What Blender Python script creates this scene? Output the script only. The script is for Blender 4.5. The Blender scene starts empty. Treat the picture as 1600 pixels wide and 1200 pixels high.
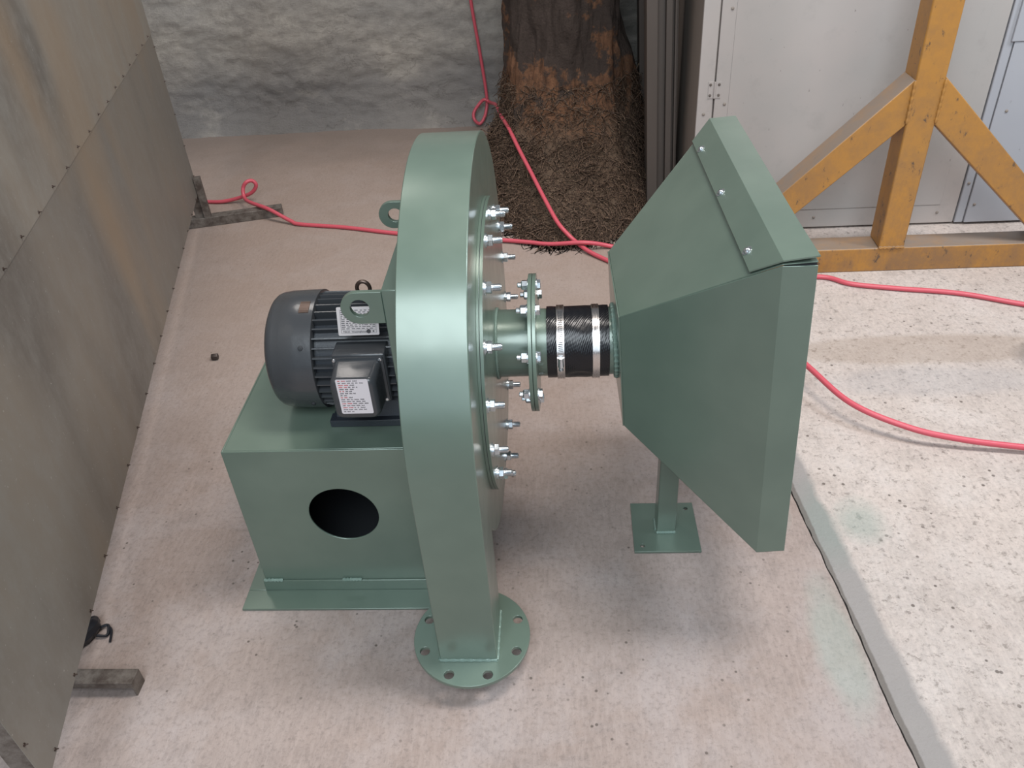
import bpy, bmesh, math, random
from mathutils import Vector, Matrix, noise
from math import sin, cos, pi, radians, sqrt, atan2

random.seed(7)
SC = bpy.context.scene
COL = SC.collection

# ------------------------------------------------------------------ camera
FPX = 1288.24
cam = bpy.data.cameras.new('camera')
cam.sensor_fit = 'HORIZONTAL'
cam.sensor_width = 36.0
cam.lens = FPX * 36.0 / 1600.0
cam.clip_start = 0.05
cam.clip_end = 60
cam_ob = bpy.data.objects.new('camera', cam)
COL.objects.link(cam_ob)
yaw, pitch, roll = 0.0838, 0.6337, -0.0740
fwd = Vector((-sin(yaw) * cos(pitch), cos(yaw) * cos(pitch), -sin(pitch)))
rt = Vector((cos(yaw), sin(yaw), 0))
up = rt.cross(fwd)
rr = rt * cos(roll) + up * sin(roll)
uu = -rt * sin(roll) + up * cos(roll)
mt = Matrix((rr, uu, -fwd)).transposed().to_4x4()
mt.translation = Vector((0.2509, -1.2632, 1.7745))
cam_ob.matrix_world = mt
SC.camera = cam_ob

# ------------------------------------------------------------------ light
SC.view_settings.view_transform = 'Standard'
SC.view_settings.look = 'None'
SC.view_settings.exposure = 0.0
SC.view_settings.gamma = 1.0
SC.view_settings.use_curve_mapping = False
world = bpy.data.worlds.new('workshop_air')
SC.world = world
world.use_nodes = True
bg = world.node_tree.nodes['Background']
bg.inputs[0].default_value = (0.80, 0.86, 0.95, 1)
bg.inputs[1].default_value = 0.14


def area(name, loc, target, sx, sy, power, color):
    l = bpy.data.lights.new(name, 'AREA')
    l.shape = 'RECTANGLE'
    l.size, l.size_y = sx, sy
    l.energy = power
    l.color = color
    o = bpy.data.objects.new(name, l)
    COL.objects.link(o)
    o.location = loc
    d = Vector(target) - Vector(loc)
    o.rotation_euler = d.to_track_quat('-Z', 'Y').to_euler()
    return o


area('roof_skylight', (1.5, 0.5, 5.2), (0.3, 0.6, 0), 0.9, 2.0, 175, (1.0, 0.94, 0.88))
area('far_skylight', (-1.8, 2.9, 5.2), (0.0, 0.8, 0), 0.8, 1.6, 45, (1.0, 0.93, 0.87))
area('open_gate', (0.0, -3.7, 5.0), (0.0, 0.2, 0.9), 3.4, 3.0, 300, (0.85, 0.94, 1.0))
area('gate_opening', (-0.4, -5.2, 2.3), (0.0, 0.2, 0.9), 2.8, 3.0, 50, (0.74, 0.88, 1.0))
area('side_skylight', (4.4, 0.4, 4.6), (0.0, 0.6, 0.2), 0.8, 1.2, 150, (0.84, 0.92, 1.0))


# ------------------------------------------------------------------ materials
def mat(name, color=(0.5, 0.5, 0.5), rough=0.5, metal=0.0, spec=0.5):
    m = bpy.data.materials.new(name)
    m.use_nodes = True
    b = m.node_tree.nodes['Principled BSDF']
    b.inputs['Base Color'].default_value = (*color, 1)
    b.inputs['Roughness'].default_value = rough
    b.inputs['Metallic'].default_value = metal
    b.inputs['Specular IOR Level'].default_value = spec
    return m


class NT:
    """small node-building helper"""
    def __init__(s, m):
        s.m = m
        s.t = m.node_tree
        s.b = s.t.nodes['Principled BSDF']
        s.co = s.t.nodes.new('ShaderNodeTexCoord').outputs['Object']

    def link(s, a, b):
        s.t.links.new(a, b)

    def mapping(s, scale=(1, 1, 1), rot=(0, 0, 0), loc=(0, 0, 0), src=None):
        n = s.t.nodes.new('ShaderNodeMapping')
        n.inputs['Scale'].default_value = scale
        n.inputs['Rotation'].default_value = rot
        n.inputs['Location'].default_value = loc
        s.link(src or s.co, n.inputs['Vector'])
        return n.outputs[0]

    def noise(s, scale, detail=4, rough=0.55, vec=None, dist=0.0):
        n = s.t.nodes.new('ShaderNodeTexNoise')
        n.inputs['Scale'].default_value = scale
        n.inputs['Detail'].default_value = detail
        n.inputs['Roughness'].default_value = rough
        n.inputs['Distortion'].default_value = dist
        s.link(vec or s.co, n.inputs['Vector'])
        return n.outputs['Fac']

    def voro(s, scale, vec=None, feature='F1'):
        n = s.t.nodes.new('ShaderNodeTexVoronoi')
        n.feature = feature
        n.inputs['Scale'].default_value = scale
        s.link(vec or s.co, n.inputs['Vector'])
        return n.outputs['Distance']

    def ramp(s, fac, stops, interp='LINEAR'):
        n = s.t.nodes.new('ShaderNodeValToRGB')
        n.color_ramp.interpolation = interp
        e = n.color_ramp.elements
        while len(e) < len(stops):
            e.new(0.5)
        for k, (p, c) in enumerate(stops):
            e[k].position = p
            if isinstance(c, (int, float)):
                c = (c, c, c)
            e[k].color = (*c, 1)
        s.link(fac, n.inputs[0])
        return n.outputs[0]

    def mix(s, fac, a, b, mode='MIX'):
        n = s.t.nodes.new('ShaderNodeMix')
        n.data_type = 'RGBA'
        n.blend_type = mode
        for v, k in ((fac, 0), (a, 6), (b, 7)):
            if isinstance(v, (int, float)):
                n.inputs[k].default_value = v if k == 0 else (v, v, v, 1)
            elif isinstance(v, tuple):
                n.inputs[k].default_value = (*v, 1)
            else:
                s.link(v, n.inputs[k])
        return n.outputs[2]

    def math(s, op, a, b=0.0):
        n = s.t.nodes.new('ShaderNodeMath')
        n.operation = op
        for v, k in ((a, 0), (b, 1)):
            if isinstance(v, (int, float)):
                n.inputs[k].default_value = v
            else:
                s.link(v, n.inputs[k])
        return n.outputs[0]

    def sep(s, src=None):
        n = s.t.nodes.new('ShaderNodeSeparateXYZ')
        s.link(src or s.co, n.inputs[0])
        return n.outputs

    def bump(s, h, strength=0.3, dist=0.01):
        n = s.t.nodes.new('ShaderNodeBump')
        n.inputs['Strength'].default_value = strength
        n.inputs['Distance'].default_value = dist
        s.link(h, n.inputs['Height'])
        s.link(n.outputs[0], s.b.inputs['Normal'])

    def color(s, c):
        s.link(c, s.b.inputs['Base Color'])

    def rough(s, c):
        s.link(c, s.b.inputs['Roughness'])


# green enamel
M_green = mat('green_enamel', (0.17, 0.235, 0.185), 0.33, 0.25)
M_green.node_tree.nodes['Principled BSDF'].inputs['Coat Weight'].default_value = 0.6
M_green.node_tree.nodes['Principled BSDF'].inputs['Coat Roughness'].default_value = 0.22
n = NT(M_green)
n.color(n.mix(n.ramp(n.noise(6, 3), [(0.35, 0.0), (0.7, 1.0)]), (0.122, 0.170, 0.137), (0.143, 0.194, 0.156)))
n.rough(n.ramp(n.noise(14, 4), [(0.3, 0.29), (0.7, 0.36)]))
n.bump(n.noise(900, 2), 0.05, 0.001)
M_weld = mat('painted_weld', (0.20, 0.28, 0.24), 0.30, 0.1)
n = NT(M_weld)
n.bump(n.noise(160, 2), 0.5, 0.003)

M_motor = mat('charcoal_enamel', (0.045, 0.048, 0.053), 0.25, 0.0, 0.6)
n = NT(M_motor)
n.bump(n.noise(60, 3), 0.12, 0.003)
M_motor_body = mat('dark_cast_enamel', (0.022, 0.026, 0.034), 0.38, 0.0, 0.5)
n = NT(M_motor_body)
n.bump(n.noise(300, 3), 0.2, 0.002)
M_zinc = mat('zinc_plated_steel', (0.62, 0.66, 0.70), 0.26, 0.95)
n = NT(M_zinc)
n.color(n.mix(n.noise(200, 2), (0.50, 0.55, 0.62), (0.78, 0.80, 0.80)))
M_stainless = mat('stainless_band', (0.72, 0.68, 0.66), 0.22, 1.0)
n = NT(M_stainless)
n.rough(n.ramp(n.noise(9, 3, vec=n.mapping((90, 3, 3))), [(0.3, 0.14), (0.7, 0.34)]))
M_rubber = mat('black_rubber', (0.006, 0.006, 0.008), 0.27, 0.0, 0.45)
n = NT(M_rubber)
h = n.math('ADD', n.math('SINE', n.math('MULTIPLY', n.sep(n.mapping(rot=(0.0, 0, 0.6)))[0], 1500)),
           n.math('SINE', n.math('MULTIPLY', n.sep(n.mapping(rot=(0.7, 0, -0.6)))[1], 1500)))
n.bump(h, 0.22, 0.0005)
M_black = mat('black_and_void_shade', (0.022, 0.024, 0.028), 0.7)  # black small parts, plus painted shade in the pedestal and the hood gap
M_plate = mat('etched_name_plate', (0.55, 0.50, 0.49), 0.38, 0.55)
M_label = mat('paper_sticker', (0.68, 0.62, 0.64), 0.45)
M_red_ink = mat('red_ink', (0.50, 0.045, 0.05), 0.5)
M_black_ink = mat('black_ink', (0.05, 0.045, 0.05), 0.5)
M_bronze = mat('browned_steel', (0.09, 0.065, 0.055), 0.38, 0.8)
M_hose = mat('red_rubber_hose', (0.56, 0.085, 0.115), 0.42, 0.0, 0.5)
M_dark_nut = mat('blackened_nut', (0.07, 0.055, 0.05), 0.45, 0.6)
M_plastic = mat('black_plastic_scrap', (0.012, 0.013, 0.018), 0.4)

# yellow gantry paint
M_yellow = mat('worn_yellow_paint', (0.55, 0.28, 0.05), 0.45)
n = NT(M_yellow)
base = n.mix(n.noise(3, 4), (0.46, 0.225, 0.050), (0.39, 0.18, 0.040))
dirt = n.ramp(n.noise(5, 8, 0.75), [(0.47, 0.0), (0.63, 1.0)])
base = n.mix(n.math('MULTIPLY', dirt, 0.50), base, (0.25, 0.135, 0.060))
yz = n.t.nodes.new('ShaderNodeMapRange')
yz.inputs['From Min'].default_value = 0.75
yz.inputs['From Max'].default_value = 0.05
n.link(n.sep()[2], yz.inputs['Value'])
low = n.math('MULTIPLY', yz.outputs[0], n.ramp(n.noise(13, 8, 0.75, vec=n.mapping((1, 1, 0.6))), [(0.40, 0.0), (0.60, 1.0)]))
base = n.mix(n.math('MULTIPLY', low, 0.62), base, (0.205, 0.12, 0.07))
spot = n.ramp(n.noise(30, 6, 0.75, vec=n.mapping((1, 1, 0.5))), [(0.60, 0.0), (0.66, 1.0)])
base = n.mix(n.math('MULTIPLY', spot, 0.85), base, (0.075, 0.055, 0.045))
scr = n.ramp(n.noise(12, 5, 0.6, vec=n.mapping((0.5, 1, 3.5), rot=(0, 0.5, 0))), [(0.68, 0.0), (0.70, 1.0)])
base = n.mix(scr, base, (0.10, 0.07, 0.05))
zz = n.t.nodes.new('ShaderNodeNewGeometry')
nz = n.sep(zz.outputs['True Normal'])[2]
dust = n.math('MULTIPLY', n.ramp(nz, [(0.4, 0.0), (0.7, 1.0)]), n.ramp(n.noise(6, 6, 0.65), [(0.30, 0.50), (0.55, 1.0)]))
base = n.mix(dust, base, (0.225, 0.175, 0.14))
n.color(base)
n.bump(n.noise(50, 5), 0.12, 0.004)

# cabinet paint
M_cab = mat('cream_painted_sheet', (0.50, 0.47, 0.45), 0.5)
n = NT(M_cab)
base = n.mix(n.ramp(n.noise(1.6, 3), [(0.35, 0.0), (0.65, 1.0)]), (0.385, 0.365, 0.35), (0.44, 0.395, 0.375))
base = n.mix(n.math('MULTIPLY', n.ramp(n.noise(9, 8, 0.7), [(0.55, 0.0), (0.75, 1.0)]), 0.30), base, (0.27, 0.25, 0.24))
base = n.mix(n.ramp(n.noise(60, 4, 0.6, vec=n.mapping((1, 1, 0.4))), [(0.70, 0.0), (0.75, 1.0)]), base, (0.16, 0.14, 0.13))
n.color(base)
n.bump(n.noise(5, 3), 0.15, 0.01)
M_cab_side = mat('shaded_brown_grey_side', (0.215, 0.18, 0.155), 0.55)  # shade on the cabinet side is painted into this colour; rivets share it
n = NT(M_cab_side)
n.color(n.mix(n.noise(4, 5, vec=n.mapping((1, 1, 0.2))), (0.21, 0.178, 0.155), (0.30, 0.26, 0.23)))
M_cab2 = mat('blue_grey_sheet', (0.46, 0.48, 0.53), 0.5)
n = NT(M_cab2)
base = n.mix(n.noise(3, 4), (0.35, 0.36, 0.40), (0.41, 0.42, 0.45))
base = n.mix(n.ramp(n.noise(20, 6, 0.7), [(0.66, 0.0), (0.74, 1.0)]), base, (0.20, 0.19, 0.19))
n.color(base)
M_gap = mat('dark_gap', (0.02, 0.018, 0.016), 0.9)
M_column = mat('dark_steel_profile', (0.075, 0.068, 0.064), 0.6, 0.2)
n = NT(M_column)
n.color(n.mix(n.noise(5, 6, vec=n.mapping((1, 1, 0.25))), (0.078, 0.060, 0.050), (0.130, 0.108, 0.095)))

# old galvanised sheet panel (partition)
M_sheet = mat('dull_galvanised_sheet', (0.20, 0.18, 0.155), 0.50, 0.2)
n = NT(M_sheet)
vec = n.mapping((1, 1, 0.45))
base = n.mix(n.ramp(n.noise(1.3, 4, 0.55, vec=vec), [(0.35, 0.0), (0.65, 1.0)]), (0.245, 0.225, 0.200), (0.30, 0.255, 0.205))
base = n.mix(n.math('MULTIPLY', n.ramp(n.noise(1.15, 3, 0.5, vec=n.mapping((1, 0.9, 0.32), loc=(3, 1.2, 0))), [(0.50, 0.0), (0.56, 1.0)]), 0.75), base, (0.135, 0.122, 0.108))
base = n.mix(n.math('MULTIPLY', n.ramp(n.noise(16, 8, 0.75, vec=n.mapping((1, 1, 0.6))), [(0.42, 0.0), (0.65, 1.0)]), 0.45), base, (0.33, 0.315, 0.285))
sz = n.t.nodes.new('ShaderNodeMapRange')
sz.inputs['From Min'].default_value = 0.925
sz.inputs['From Max'].default_value = 0.935
n.link(n.sep()[2], sz.inputs['Value'])
base = n.mix(sz.outputs[0], n.mix(0.35, base, (0.14, 0.128, 0.115)), base)
base = n.mix(n.math('MULTIPLY', n.ramp(n.noise(1.7, 2, vec=n.mapping((1, 1, 0.3), loc=(7, 0, 0))), [(0.56, 0.0), (0.70, 1.0)]), 0.6), base, (0.33, 0.235, 0.15))
base = n.mix(n.ramp(n.noise(90, 3, 0.6), [(0.68, 0.0), (0.74, 1.0)]), base, (0.38, 0.36, 0.32))
n.color(base)
n.bump(n.noise(3, 3), 0.10, 0.02)
M_old_steel = mat('old_brown_steel', (0.16, 0.135, 0.12), 0.55, 0.3)
n = NT(M_old_steel)
n.color(n.mix(n.ramp(n.noise(22, 6, 0.7), [(0.40, 0.0), (0.62, 1.0)]), (0.19, 0.165, 0.145), (0.085, 0.065, 0.055)))

# smooth concrete
def concrete(name, a, b, c, pits, pit_scale):
    m = mat(name, a, 0.75, 0.0, 0.25)
    n = NT(m)
    base = n.mix(n.ramp(n.noise(1.3, 5, 0.6), [(0.38, 0.0), (0.62, 1.0)]), a, b)
    base = n.mix(n.math('MULTIPLY', n.ramp(n.noise(3.1, 6, 0.65, dist=0.3), [(0.46, 0.0), (0.62, 1.0)]), 0.65), base, c)
    base = n.mix(n.math('MULTIPLY', n.ramp(n.noise(9, 7, 0.7), [(0.50, 0.0), (0.66, 1.0)]), 0.40), base, tuple(v * 0.62 for v in a))
    broom = n.noise(22, 6, 0.7, vec=n.mapping((4, 0.9, 1), rot=(0, 0, 0.12)))
    base = n.mix(n.math('MULTIPLY', n.ramp(broom, [(0.42, 0.0), (0.62, 1.0)]), 0.30), base, tuple(min(1, v * 1.38) for v in a))
    grain = n.noise(75, 6, 0.75)
    base = n.mix(n.math('MULTIPLY', n.ramp(grain, [(0.36, 1.0), (0.50, 0.0)]), 0.38), base, tuple(v * 0.45 for v in a))
    pit = n.ramp(n.voro(pit_scale), [(pits, 1.0), (pits + 0.05, 0.0)])
    thin = n.ramp(n.noise(4.5, 3), [(0.50, 0.0), (0.58, 1.0)])
    pit = n.math('MULTIPLY', pit, thin)
    base = n.mix(n.math('MULTIPLY', pit, 0.8), base, (0.09, 0.07, 0.06))
    return m, n, base, broom, grain, pit


def blob(n, cx, cy, sx, sy, edge0=0.75, edge1=1.0, nscale=5.0, nstr=0.35):
    x, y, z = n.sep()
    dx = n.math('DIVIDE', n.math('SUBTRACT', x, cx), sx)
    dy = n.math('DIVIDE', n.math('SUBTRACT', y, cy), sy)
    r = n.math('SQRT', n.math('ADD', n.math('MULTIPLY', dx, dx), n.math('MULTIPLY', dy, dy)))
    r = n.math('ADD', r, n.math('MULTIPLY', n.math('SUBTRACT', n.noise(nscale, 3), 0.5), nstr * 2))
    return n.ramp(r, [(edge0, 1.0), (edge1, 0.0)])


def maprange(n, v, a, b, c=0.0, d=1.0):
    q = n.t.nodes.new('ShaderNodeMapRange')
    for k, x in zip(('From Min', 'From Max', 'To Min', 'To Max'), (a, b, c, d)):
        q.inputs[k].default_value = x
    n.link(v, q.inputs['Value'])
    return q.outputs[0]


M_conc, n, base, broom, grain, pit = concrete('pinkish_smooth_concrete', (0.335, 0.272, 0.247), (0.312, 0.242, 0.212), (0.39, 0.335, 0.322), 0.085, 30)
X, Y, Z = n.sep()
# faint green overspray near the joint
base = n.mix(n.math('MULTIPLY', blob(n, 0.90, 0.02, 0.07, 0.24, 0.5, 1.0), 0.40), base, (0.30, 0.37, 0.33))
base = n.mix(n.math('MULTIPLY', blob(n, 0.84, 0.50, 0.05, 0.12, 0.5, 1.0), 0.35), base, (0.28, 0.35, 0.31))
# floor turns browner further back and darker near the wall
base = n.mix(n.math('MULTIPLY', maprange(n, n.math('ADD', Y, n.math('MULTIPLY', n.noise(1.5, 4), 0.8)), 0.9, 2.0), 0.55), base, (0.315, 0.235, 0.190))
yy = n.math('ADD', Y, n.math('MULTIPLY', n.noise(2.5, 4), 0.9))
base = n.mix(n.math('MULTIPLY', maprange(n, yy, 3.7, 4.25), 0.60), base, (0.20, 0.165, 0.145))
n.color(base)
n.bump(n.mix(0.5, broom, grain), 0.55, 0.006)

M_rough, n, base, broom, grain, pit = concrete('pale_exposed_aggregate_concrete', (0.515, 0.440, 0.400), (0.46, 0.395, 0.362), (0.56, 0.500, 0.470), 0.12, 30)
pit2 = n.ramp(n.noise(34, 7, 0.78), [(0.38, 1.0), (0.45, 0.0)])
base = n.mix(n.math('MULTIPLY', pit2, 0.65), base, (0.19, 0.16, 0.14))
ag = n.ramp(n.voro(60), [(0.1, 1.0), (0.35, 0.0)])
base = n.mix(n.math('MULTIPLY', ag, n.math('MULTIPLY', n.noise(5, 2), 0.35)), base, (0.66, 0.60, 0.53))
X, Y, Z = n.sep()
jline = n.math('ADD', X, n.math('MULTIPLY', Y, 0.0867))
# trowelled cement strip beside the joint
edge = n.math('ADD', n.math('ADD', X, n.math('MULTIPLY', Y, 0.095)), n.math('MULTIPLY', n.math('SUBTRACT', n.noise(12, 5), 0.5), 0.035))
stripc = n.mix(n.noise(6, 4), (0.33, 0.30, 0.285), (0.285, 0.265, 0.255))
stripc = n.mix(n.math('MULTIPLY', blob(n, 1.02, 0.45, 0.16, 0.20, 0.5, 1.0), 0.45), stripc, (0.22, 0.27, 0.24))
base = n.mix(maprange(n, edge, 1.030, 1.050, 1.0, 0.0), base, stripc)
# crumbled dark edge right at the joint
ed2 = n.math('ADD', jline, n.math('MULTIPLY', n.math('SUBTRACT', n.noise(9, 6, 0.7), 0.5), 0.016))
base = n.mix(n.math('MULTIPLY', maprange(n, ed2, 0.975, 0.979, 1.0, 0.0), 0.80), base, (0.15, 0.13, 0.115))
base = n.mix(n.math('MULTIPLY', blob(n, 1.08, 0.44, 0.09, 0.11, 0.4, 1.0), 0.45), base, (0.26, 0.33, 0.29))
# brown and grey stains and a dark patch towards the right
base = n.mix(n.math('MULTIPLY', blob(n, 1.55, 1.30, 0.62, 0.105, 0.75, 1.0, 3, 0.12), 0.42), base, (0.30, 0.225, 0.17))
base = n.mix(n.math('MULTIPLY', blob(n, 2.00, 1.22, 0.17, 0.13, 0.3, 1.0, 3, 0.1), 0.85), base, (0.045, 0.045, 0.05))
base = n.mix(n.math('MULTIPLY', blob(n, 1.50, 1.10, 0.45, 0.10, 0.6, 1.0, 3, 0.15), 0.30), base, (0.34, 0.33, 0.34))
n.color(base)
n.bump(n.mix(0.5, n.noise(34, 7, 0.78), grain), 0.8, 0.008)
M_joint = mat('joint_dirt', (0.045, 0.038, 0.033), 0.9)

# old plaster wall
M_wall = mat('old_rendered_wall', (0.4, 0.37, 0.34), 0.85, 0, 0.2)
n = NT(M_wall)
X, Y, Z = n.sep()
big = n.noise(0.9, 4, 0.55, vec=n.mapping((1, 1, 1.7), loc=(2.3, 0, 0.7)))
base = n.mix(n.ramp(big, [(0.36, 0.0), (0.62, 1.0)]), (0.305, 0.285, 0.265), (0.43, 0.385, 0.335))
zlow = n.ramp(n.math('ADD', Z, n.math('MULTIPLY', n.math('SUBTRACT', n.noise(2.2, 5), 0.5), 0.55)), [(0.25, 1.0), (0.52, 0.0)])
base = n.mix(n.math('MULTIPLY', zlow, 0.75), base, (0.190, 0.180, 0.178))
base = n.mix(n.math('MULTIPLY', n.ramp(n.noise(2.6, 5, 0.6, vec=n.mapping((1, 1, 2.0))), [(0.55, 0.0), (0.66, 1.0)]), 0.35), base, (0.52, 0.47, 0.41))
base = n.mix(n.math('MULTIPLY', n.ramp(n.noise(11, 6, 0.7, vec=n.mapping((1, 1, 3.0))), [(0.60, 0.0), (0.72, 1.0)]), 0.35), base, (0.19, 0.17, 0.15))
rid = n.math('ABSOLUTE', n.math('SUBTRACT', n.noise(2.2, 8, 0.62, vec=n.mapping((1, 1, 2.6)), dist=0.5), 0.5))
gate_ = n.ramp(n.noise(1.7, 2), [(0.46, 0.0), (0.56, 1.0)])
base = n.mix(n.math('MULTIPLY', gate_, n.ramp(rid, [(0.002, 0.45), (0.010, 0.0)])), base, (0.10, 0.085, 0.075))
base = n.mix(n.math('MULTIPLY', n.ramp(n.noise(24, 8, 0.8), [(0.42, 1.0), (0.54, 0.0)]), 0.30), base, (0.22, 0.20, 0.185))
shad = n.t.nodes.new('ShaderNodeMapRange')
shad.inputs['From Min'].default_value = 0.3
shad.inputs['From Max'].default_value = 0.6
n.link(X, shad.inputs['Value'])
base = n.mix(n.math('MULTIPLY', shad.outputs[0], 0.75), base, (0.13, 0.145, 0.145))  # shade on the wall right of the trunk, painted into the colour
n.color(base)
n.bump(n.mix(0.4, n.noise(38, 9, 0.78, vec=n.mapping((1, 1, 1.6))), n.noise(7, 9, 0.8, vec=n.mapping((1, 1, 2.4)), dist=0.6)), 0.75, 0.025)

# trunk
M_bark = mat('weathered_trunk_bark', (0.15, 0.08, 0.05), 0.85, 0, 0.2)
n = NT(M_bark)
X, Y, Z = n.sep()
fib = n.noise(9, 8, 0.7, vec=n.mapping((5, 5, 0.5)))
wood = n.mix(n.ramp(fib, [(0.35, 0.0), (0.65, 1.0)]), (0.085, 0.045, 0.028), (0.215, 0.105, 0.058))
dark = n.mix(n.noise(12, 6, 0.7, vec=n.mapping((2, 2, 0.7))), (0.030, 0.022, 0.019), (0.085, 0.062, 0.052))
patch = n.math('ADD', n.noise(3.0, 8, 0.7, vec=n.mapping((1.6, 1.0, 1.5), loc=(3.7, 0, 1.4))), maprange(n, Z, 0.35, 0.62, -0.06, 0.10))
base = n.mix(n.ramp(patch, [(0.53, 0.0), (0.57, 1.0)]), wood, dark)
grey = n.ramp(n.math('ADD', Z, n.math('MULTIPLY', n.noise(4, 5), 0.35)), [(0.42, 1.0), (0.54, 0.0)])
base = n.mix(n.math('MULTIPLY', grey, 0.75), base, n.mix(n.noise(20, 6, 0.7), (0.075, 0.05, 0.035), (0.17, 0.13, 0.095)))
gy = blob(n, 0.13, 2.85, 0.16, 0.5, 0.5, 1.0, 6, 0.3)
base = n.mix(n.math('MULTIPLY', gy, 0.8), base, (0.19, 0.165, 0.135))
n.color(base)
n.bump(n.mix(0.5, fib, n.noise(45, 6, 0.7)), 0.9, 0.03)
M_root = mat('fibrous_roots', (0.10, 0.06, 0.042), 0.8, 0, 0.25)
n = NT(M_root)
rc = n.mix(n.ramp(n.noise(110, 3, 0.7), [(0.40, 0.0), (0.62, 1.0)]), (0.036, 0.023, 0.017), (0.165, 0.105, 0.072))
n.color(n.mix(n.ramp(n.noise(150, 2, 0.6), [(0.64, 0.0), (0.70, 1.0)]), rc, (0.36, 0.26, 0.17)))


# ------------------------------------------------------------------ mesh helpers
class MB:
    def __init__(s):
        s.bm = bmesh.new()

    def verts(s, pts):
        return [s.bm.verts.new(p) for p in pts]

    def face(s, vs, mi=0):
        try:
            f = s.bm.faces.new(vs)
            f.material_index = mi
            return f
        except ValueError:
            return None

    def poly(s, pts, mi=0):
        return s.face(s.verts(pts), mi)

    def hexa(s, p, mi=0):
        """8 points: bottom 4 ccw, top 4 ccw"""
        v = s.verts(p)
        for q in ((3, 2, 1, 0), (4, 5, 6, 7), (0, 1, 5, 4), (1, 2, 6, 5), (2, 3, 7, 6), (3, 0, 4, 7)):
            s.face([v[i] for i in q], mi)

    def box(s, x0, x1, y0, y1, z0, z1, mi=0):
        s.hexa([(x0, y0, z0), (x1, y0, z0), (x1, y1, z0), (x0, y1, z0), (x0, y0, z1), (x1, y0, z1), (x1, y1, z1), (x0, y1, z1)], mi)

    def obox(s, c, ax, ay, az, mi=0):
        """oriented box, centre c and half vectors"""
        c, ax, ay, az = map(Vector, (c, ax, ay, az))
        s.hexa([c - ax - ay - az, c + ax - ay - az, c + ax + ay - az, c - ax + ay - az,
                c - ax - ay + az, c + ax - ay + az, c + ax + ay + az, c - ax + ay + az], mi)

    def beam(s, a, b, w, h, side, mi=0):
        """square bar a->b; w along side, h along cross"""
        a, b, side = Vector(a), Vector(b), Vector(side).normalized()
        d = (b - a).normalized()
        o = d.cross(side).normalized()
        s.obox((a + b) / 2, (b - a) / 2, side * w / 2, o * h / 2, mi)

    def frame(s, d):
        d = Vector(d).normalized()
        t = Vector((0, 0, 1)) if abs(d.z) < 0.9 else Vector((0, 1, 0))
        u = d.cross(t).normalized()
        return d, u, d.cross(u).normalized()

    def lathe(s, o, d, prof, n=24, mi=0, cap=True, rot=0.0):
        """prof: list of (dist along d, radius)"""
        o = Vector(o)
        d, u, v = s.frame(d)
        rings = []
        for (t, r) in prof:
            rings.append(s.verts([o + d * t + (u * cos(rot + 2 * pi * k / n) + v * sin(rot + 2 * pi * k / n)) * r for k in range(n)]))
        for a, b in zip(rings, rings[1:]):
            for k in range(n):
                s.face([a[k], a[(k + 1) % n], b[(k + 1) % n], b[k]], mi)
        if cap:
            s.face(rings[0][::-1], mi)
            s.face(rings[-1], mi)

    def cyl(s, a, b, r, n=16, mi=0, rot=0.0):
        a, b = Vector(a), Vector(b)
        s.lathe(a, b - a, [(0, r), ((b - a).length, r)], n, mi, True, rot)

    def tube(s, pts, r, n=10, mi=0, closed=False):
        pts = [Vector(p) for p in pts]
        N = len(pts)
        rings = []
        u = None
        for i, p in enumerate(pts):
            if closed:
                d = pts[(i + 1) % N] - pts[i - 1]
            else:
                d = pts[min(i + 1, N - 1)] - pts[max(i - 1, 0)]
            d.normalize()
            if u is None:
                _, u, v = s.frame(d)
            u = (u - d * u.dot(d)).normalized()
            v = d.cross(u)
            rr_ = r[i] if isinstance(r, (list, tuple)) else r
            rings.append(s.verts([p + (u * cos(2 * pi * k / n) + v * sin(2 * pi * k / n)) * rr_ for k in range(n)]))
        rng = range(N if closed else N - 1)
        for i in rng:
            a, b = rings[i], rings[(i + 1) % N]
            for k in range(n):
                s.face([a[k], a[(k + 1) % n], b[(k + 1) % n], b[k]], mi)
        if not closed:
            s.face(rings[0][::-1], mi)
            s.face(rings[-1], mi)

    def plate(s, loops, fn, t0, t1, mi=0):
        """loops: list of 2-D loops (outer first, then holes); fn(u, v, t) -> xyz"""
        tmp = bmesh.new()
        es = []
        for lp in loops:
            vs = [tmp.verts.new((p[0], p[1], 0)) for p in lp]
            for i in range(len(vs)):
                es.append(tmp.edges.new((vs[i], vs[(i + 1) % len(vs)])))
        if len(loops) == 1:
            tmp.faces.new([v for v in tmp.verts])
        else:
            bmesh.ops.triangle_fill(tmp, use_beauty=True, edges=es)
        tmp.verts.index_update()
        lo = s.verts([fn(v.co.x, v.co.y, t0) for v in tmp.verts])
        hi = s.verts([fn(v.co.x, v.co.y, t1) for v in tmp.verts])
        for f in tmp.faces:
            s.face([lo[v.index] for v in f.verts][::-1], mi)
            s.face([hi[v.index] for v in f.verts], mi)
        k = 0
        for lp in loops:
            m = len(lp)
            for i in range(m):
                a, b = k + i, k + (i + 1) % m
                s.face([lo[a], lo[b], hi[b], hi[a]], mi)
            k += m
        tmp.free()


def circ(cx, cy, r, n=32, a0=0.0):
    return [(cx + r * cos(a0 + 2 * pi * k / n), cy + r * sin(a0 + 2 * pi * k / n)) for k in range(n)]


WL = {}


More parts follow.
